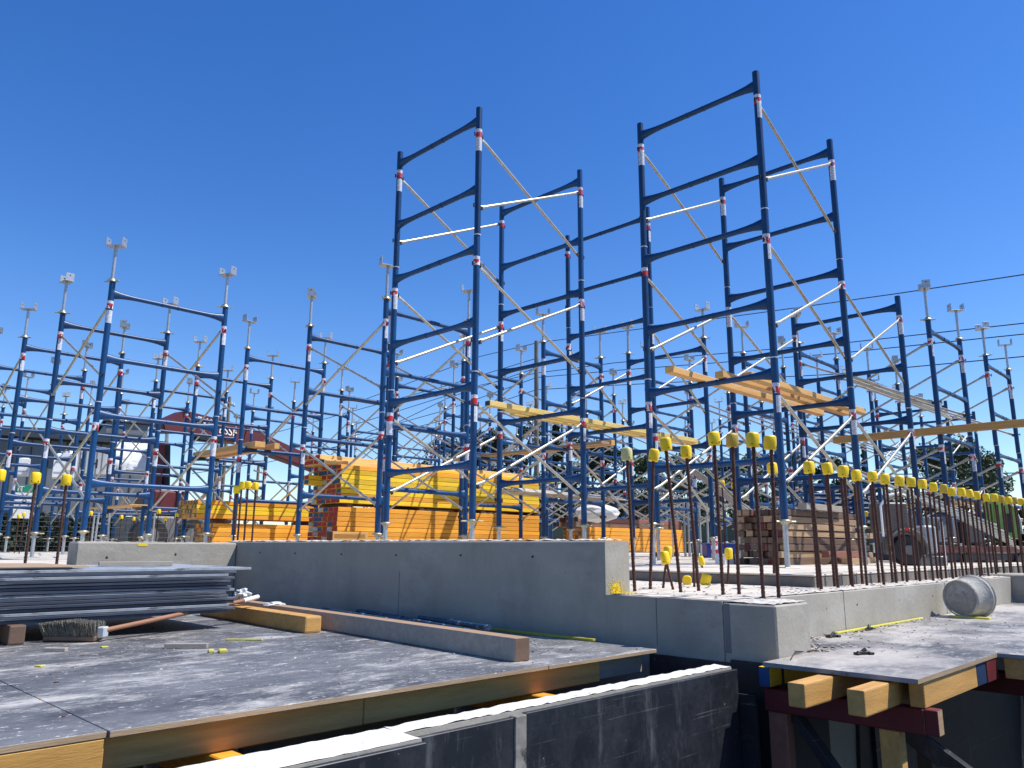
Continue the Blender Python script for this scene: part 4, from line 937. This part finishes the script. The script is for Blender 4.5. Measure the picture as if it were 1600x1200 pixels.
# crane
cr = empty('mobile_crane', atd(262, 850, 25).xyz, 'maroon mobile crane with its boom lowered behind the left towers', 'crane'); cr.location.z = -.24
cl = cr.location.copy()
def crp(px, py, d=25): return atd(px, py, d)-cl
def boomseg(p0, p1, h0, h1, wd, m_, name):
    p0 = Vector(p0); p1 = Vector(p1); D = (p1-p0); X = D.normalized(); Y = Vector((0, 0, 1)).cross(X).normalized(); Z = X.cross(Y)
    b = MB(); vs = []
    for p, h in ((p0, h0), (p1, h1)):
        for sy, sz in ((-1, -1), (1, -1), (1, 1), (-1, 1)): vs.append(b.bm.verts.new(p+Y*sy*wd/2+Z*sz*h/2))
    for f in ((0, 1, 2, 3), (7, 6, 5, 4), (0, 4, 5, 1), (1, 5, 6, 2), (2, 6, 7, 3), (3, 7, 4, 0)): b.bm.faces.new([vs[i] for i in f]).material_index = b.mi(m_)
    bmesh.ops.bevel(b.bm, geom=b.bm.edges[:], offset=.03, segments=2, affect='EDGES')
    return link(name, b.mesh(name), cr)
A_, B_, C_, D_ = crp(247, 668, 23), crp(285, 660, 23.4), crp(375, 680, 24.6), crp(462, 716, 26)
E_ = crp(545, 752, 27.5)
boomseg(A_, B_, .32, .62, .5, maroon, 'boom_head')
boomseg(B_, C_, .60, .56, .45, maroon, 'boom'); boomseg(C_, D_, .60, .46, .42, maroon, 'boom_section'); boomseg(D_, E_, .42, .34, .34, maroon, 'boom_section')
boomseg(crp(480, 715, 26.6), crp(545, 745, 27.4), .14, .12, .2, blk, 'boom_hose_tray')
boomseg(crp(300, 684, 23.4), crp(345, 690, 24), .14, .12, .25, blk, 'boom_underside')
dirb = (C_-B_).normalized(); ang = math.atan2(dirb.y, dirb.x); sl_ = math.asin(dirb.z)
nrm = Vector((math.sin(ang), -math.cos(ang), 0))
lp = text_obj('EVA', .32, wht, cr, B_.lerp(C_, .14)+nrm*.235+Vector((0, 0, .0)), (R(90), 0, ang)); lp.rotation_euler = (Matrix.Rotation(ang, 3, 'Z') @ Matrix.Rotation(-sl_, 3, 'Y') @ Matrix.Rotation(R(90), 3, 'X')).to_euler()
lp2 = text_obj('ESSI', .34, wht, cr, B_.lerp(C_, .52)+nrm*.235+Vector((0, 0, -.12)), (0, 0, 0)); lp2.rotation_euler = lp.rotation_euler
b = MB(); b.tube(crp(259, 760, 24), crp(260, 694, 24), .11, blk, 14); b.tube(crp(260, 696, 24), crp(261, 672, 24), .05, galv, 12); link('lift_cylinder', b.mesh('lift_cylinder'), cr)
b = MB(); p = crp(247, 690, 24); b.box((p.x-.16, p.y-.2, .6), (p.x+.16, p.y+.2, p.z), maroon, .03); link('mast', b.mesh('mast'), cr)
b = MB(); p = crp(252, 795, 24); b.box((p.x-.9, p.y-1.2, .3), (p.x+.9, p.y+1.0, 1.0), machine_g, .05); b.box((p.x-.6, p.y-.9, 1.0), (p.x+.3, p.y+.4, 1.7), maroon, .06); link('chassis', b.mesh('chassis'), cr)
for dx, dy in ((-.7, -1.25), (.4, -1.25)):
    b = MB(); b.tube((p.x+dx, p.y+dy, .48), (p.x+dx, p.y+dy+.3, .48), .45, blk, 22); b.tube((p.x+dx, p.y+dy-.01, .48), (p.x+dx, p.y+dy+.05, .48), .22, machine_g, 14); link('wheel', b.mesh('wheel'), cr)
# white vans beyond
for k, (x0, x1, l_) in enumerate(((196, 243, 'white van with an orange lamp low behind the left towers'), (245, 301, 'white van with two side windows beside the left timber stack'))):
    o, wd, h = bgbox('parked_van', x0, 806, x1, 843, 26, 1.8, wht, l_, 'van', zb=-.24+.22)
    b = MB(); b.box((wd*.12, -.012, h*.45), (wd*.42, 0, h*.85), glassm, .005); link('window', b.mesh('window'), o)
    b = MB(); b.box((wd*.52, -.012, h*.45), (wd*.88, 0, h*.85), glassm, .005); link('window', b.mesh('window'), o)
    for s in (.2, .8):
        b = MB(); b.tube((wd*s, -.03, 0), (wd*s, .2, 0), .20, blk, 18); link('wheel', b.mesh('wheel'), o)
    b = MB(); b.box((wd*.02, -.015, h*.12), (wd*.12, 0, h*.3), orange_p); link('lamp', b.mesh('lamp'), o)
# mesh fence with dark shade cloth
f0 = atd(-60, 806, 21); f1 = atd(330, 806, 21); wd = math.hypot(f1.x-f0.x, f1.y-f0.y)
fe = empty('mesh_fence', (f0.x, f0.y, -.22), 'dark wire mesh fence low behind the left towers', 'fence'); fe.rotation_euler = (0, 0, math.atan2(f1.y-f0.y, f1.x-f0.x))
b = MB()
for q in range(int(wd/.12)): b.tube((q*.12, 0, .05), (q*.12, 0, .98), .004, latch_m, 4)
for q in range(9): b.tube((0, 0, .08+q*.11), (wd, 0, .08+q*.11), .004, machine_g, 4)
link('wire_mesh', b.mesh('wire_mesh'), fe)
for q in range(5):
    b = MB(); b.tube((wd*q/4, 0, 0), (wd*q/4, 0, 1.05), .022, galv, 8); link('post', b.mesh('post'), fe)
f0 = atd(-60, 808, 30); f1 = atd(300, 808, 30); wd = math.hypot(f1.x-f0.x, f1.y-f0.y)
hd = empty('hedge', (f0.x, f0.y, -.24), 'dark hedge behind the mesh fence at the left', 'hedge'); hd.rotation_euler = (0, 0, math.atan2(f1.y-f0.y, f1.x-f0.x))
b = MB()
for q in range(5200):
    p = Vector((random.uniform(0, wd), random.uniform(0, .8), random.uniform(0, 1.25))); l = random.uniform(.08, .18); e = Euler((random.uniform(-1.5, 1.5), random.uniform(-1.5, 1.5), 0)).to_matrix()
    b.bm.faces.new([b.bm.verts.new(p+e @ Vector(o_)*l) for o_ in ((-.5, -.3, 0), (.5, -.3, 0), (.5, .3, 0), (-.5, .3, 0))]).material_index = b.mi(leafA)
me = bpy.data.meshes.new('foliage'); b.bm.to_mesh(me); b.bm.free(); me.materials.append(leafA); link('foliage', me, hd)
b = MB()
for q in range(9000):
    x, y = random.uniform(-12, 2.5), random.uniform(10.7, 21); h = random.uniform(.03, .09); a = random.uniform(0, 3)
    c, s = math.cos(a)*.012, math.sin(a)*.012
    f = b.bm.faces.new([b.bm.verts.new((x-c, y-s, -.21)), b.bm.verts.new((x+c, y+s, -.21)), b.bm.verts.new((x+random.uniform(-.03, .03), y+random.uniform(-.03, .03), -.21+h))]); f.material_index = 0
me = bpy.data.meshes.new('grass_blades'); b.bm.to_mesh(me); b.bm.free(); me.materials.append(grass_m); tag(link('grass_blades', me), kind='stuff')
# a ladder-like trestle and a few steel posts behind the left towers
o = empty('steel_trestle', atd(148, 845, 17).xyz, 'small grey steel trestle behind the left towers', 'trestle'); o.location.z = -.2
b = MB(); b.tube((0, 0, 0), (.02, 0, .8), .02, galv, 8); b.tube((.2, -.15, 0), (.17, -.12, .8), .02, galv, 8); b.tube((.01, 0, .6), (.18, -.12, .6), .015, galv, 8); b.tube((.01, 0, .3), (.18, -.12, .3), .015, galv, 8); link('legs', b.mesh('legs'), o)

# ---------------------------------------------------------------- right background machinery
p = at(1420, 884, ZS)
mc = empty('site_machine', (p.x, p.y, ZS), 'grey wheeled site machine with a slatted housing behind the kerb bars', 'machine'); mc.rotation_euler = (0, 0, R(-45))
b = MB(); b.tube((0, -.02, .16), (0, .10, .16), .155, blk, 26, prof=[(0, .145, .145), (.15, .16, .16), (.85, .16, .16), (1, .145, .145)]); link('wheel', b.mesh('wheel'), mc)
b = MB(); b.tube((0, -.05, .16), (0, -.021, .16), .05, machine_g, 14); link('hub', b.mesh('hub'), mc); b = MB()
n = 20; ring = [Vector((math.cos(a)*.2, -.03, .18+math.sin(a)*.2)) for a in [R(-20+220*i/n) for i in range(n+1)]]; b.path(ring, .012, machine_g, 6)
ring = [Vector((math.cos(a)*.19, .12, .18+math.sin(a)*.19)) for a in [R(-20+220*i/n) for i in range(n+1)]]; b.path(ring, .012, machine_g, 6)
for i in range(n): 
    a = R(-20+220*i/n); a2 = R(-20+220*(i+1)/n)
    b.poly([(math.cos(a)*.2, -.03, .18+math.sin(a)*.2), (math.cos(a2)*.2, -.03, .18+math.sin(a2)*.2), (math.cos(a2)*.19, .12, .18+math.sin(a2)*.19), (math.cos(a)*.19, .12, .18+math.sin(a)*.19)], machine_g)
link('wheel_guard', b.mesh('wheel_guard'), mc)
b = MB(); b.box((-.22, .02, .34), (.06, .34, .66), machine_g, .03, seg=3)
for q in range(9): b.box((-.21, .012, .37+q*.031), (.05, .020, .386+q*.031), mat('slat_brown', (.16, .11, .09), .6))
link('housing', b.mesh('housing'), mc)
b = MB(); b.path([Vector((-.24, .0, .30)), Vector((-.24, 0, .62)), Vector((-.16, 0, .73)), Vector((-.02, 0, .76))], .012, wht, 8); link('handle', b.mesh('handle'), mc)
b = MB(); b.box((.22, .05, .12), (.36, .25, .42), lgrey, .02); b.box((.37, -.02, .0), (.395, .0, .46), wht, .004); b.box((.12, .0, .0), (.42, .2, .10), machine_g, .01); link('control_box', b.mesh('control_box'), mc)
b = MB(); b.box((-.02, -.045, .36), (.02, -.03, .39), mat('red_knob', (.5, .02, .02))); link('knob', b.mesh('knob'), mc)
# maroon rails and grey panels of a trailer
p0 = atd(1455, 856, 11.5); p1 = atd(1640, 858, 14.0)
tr = empty('flat_trailer', (p0.x, p0.y, ZS), 'low trailer with a maroon side rail and grey panels behind the kerb bars', 'trailer'); tr.rotation_euler = (0, 0, math.atan2(p1.y-p0.y, p1.x-p0.x)); L_ = math.hypot(p1.x-p0.x, p1.y-p0.y)
b = MB(); b.box((0, 0, .13), (L_, .06, .22), maroon, .008); link('side_rail', b.mesh('side_rail'), tr)
b = MB(); b.box((.2, .35, .26), (L_*.42, .9, .60), mgrey, .01)
b.box((L_*.46, .3, .26), (L_*.62, .9, .56), dgrey, .01); link('panel', b.mesh('panel'), tr)
b = MB(); b.box((0, .07, .02), (L_, 1.0, .12), dgrey, .01); link('bed', b.mesh('bed'), tr)
for s in (.3, .75):
    b = MB(); b.tube((L_*s, .02, .0), (L_*s, .2, .0), .13, blk, 18); link('wheel', b.mesh('wheel'), tr)
# lime green rounded block with a white band
p0 = atd(1556, 834, 14.0)
cw = empty('lime_object', (p0.x, p0.y, p0.z), 'lime green object with a white band near the right edge', 'machine cover'); cw.rotation_euler = (0, 0, R(-42))
b = MB(); b.prism([(0, 0), (.12, -.02), (.40, -.08), (.42, .25), (.34, .42), (.22, .52), (.10, .62), (.02, .55)], 0, .25, lime)
for v_ in b.bm.verts: v_.co = Vector((v_.co.x, v_.co.z, v_.co.y))
bmesh.ops.bevel(b.bm, geom=b.bm.edges[:], offset=.015, segments=2, affect='EDGES'); link('shell', b.mesh('shell'), cw)
b = MB(); b.box((.18, -.012, .02), (.26, -.003, .30), blk, .002); link('black_plate', b.mesh('black_plate'), cw)
b = MB(); b.path([Vector((.24, -.01, .5)), Vector((.34, -.01, .38)), Vector((.40, -.01, .2)), Vector((.41, -.01, .0))], .014, wht, 6); link('white_band', b.mesh('white_band'), cw)
# blue stillage of stacked frames
p0 = atd(1268, 812, 13.0); st = empty('frame_stillage', (p0.x, p0.y, p0.z-.5), 'pallet of stacked blue frames behind the brown timber pile', 'stillage'); st.rotation_euler = (0, 0, R(-45))
for q in range(6):
    b = MB(); z_ = .52+q*.075
    b.tube((0, .05*q, z_), (.95, .05*q, z_), .03, blue, 10); b.tube((.02, .05*q, z_), (.02, .05*q+.5, z_), .024, blue, 8); b.tube((.5, .05*q, z_), (.5, .05*q+.5, z_), .024, blue, 8); link('stacked_frame', b.mesh('stacked_frame'), st)
b = MB()
for x in (0, .32, .64, .95): b.box((x, -.06, 0), (x+.05, -.01, 1.05), blue, .006)
link('upright', b.mesh('upright'), st)
# blue tub, bag, distant props at mid right
p0 = atd(1105, 868, 15); b = MB(); b.box((0, 0, 0), (.55, .4, .26), blue_pl, .03, seg=2); b.box((-.02, -.02, .24), (.57, .42, .27), blue_pl, .01); tb = link('blue_tub', b.mesh('blue_tub'), None, (p0.x, p0.y, ZS), (0, 0, R(-45))); tag(tb, 'dark blue plastic tub on the slab far behind the short capped bars', 'tub')
p0 = atd(1085, 866, 14.5); b = MB(); b.tube((0, 0, 0), (0, 0, .38), .06, wht, 14); b.tube((0, 0, .08), (0, 0, .15), .062, red_m, 14); b.tube((0, 0, .22), (0, 0, .30), .062, red_m, 14); tag(link('marker_post', b.mesh('marker_post'), None, (p0.x+.35, p0.y-.2, ZS)), 'short red and white striped post beside the blue tub', 'post')
b = MB(); bmesh.ops.create_icosphere(b.bm, subdivisions=3, radius=.2)
for v_ in b.bm.verts: v_.co = Vector((v_.co.x*1.9, v_.co.y, v_.co.z*.8))*random.uniform(.9, 1.06)
b.mi(tarp); p0 = atd(934, 797, 13.6); tag(link('white_bag', b.mesh('white_bag'), None, (p0.x, p0.y, p0.z-.05), (0, 0, R(-45))), 'bulging white bag on the reddish timbers behind the centre tower', 'bag')
for k in range(9):
    px = 1030+k*9+random.uniform(-2, 2); t = atd(px, 800-random.uniform(0, 30), 17+random.uniform(-1, 2)); b = MB(); b.tube((0, 0, 0), (0, 0, t.z-ZS), .024, galv, 8); b.box((-.06, -.06, 0), (.06, .06, .01), galv)
    tag(link('steel_prop', b.mesh('steel_prop'), None, (t.x, t.y, ZS)), 'thin grey steel prop standing in the far group under the centre right towers', 'prop', 'far group of steel props')
# low far fence closing the site at the back
f0 = atd(560, 850, 30); f1 = atd(1500, 850, 36); wd = math.hypot(f1.x-f0.x, f1.y-f0.y)
fe = empty('boundary_fence', (f0.x, f0.y, -.24), 'long dark green boundary fence at the back of the site', 'fence'); fe.rotation_euler = (0, 0, math.atan2(f1.y-f0.y, f1.x-f0.x))
b = MB(); b.box((0, 0, 0), (wd, .03, 1.1), mat('shade_cloth', (.03, .05, .035), .9, 0, .3, 1.5)); link('shade_cloth', b.mesh('shade_cloth'), fe)
for q in range(12):
    b = MB(); b.tube((wd*q/11, -.05, 0), (wd*q/11, -.05, 1.25), .025, galv, 8); link('post', b.mesh('post'), fe)
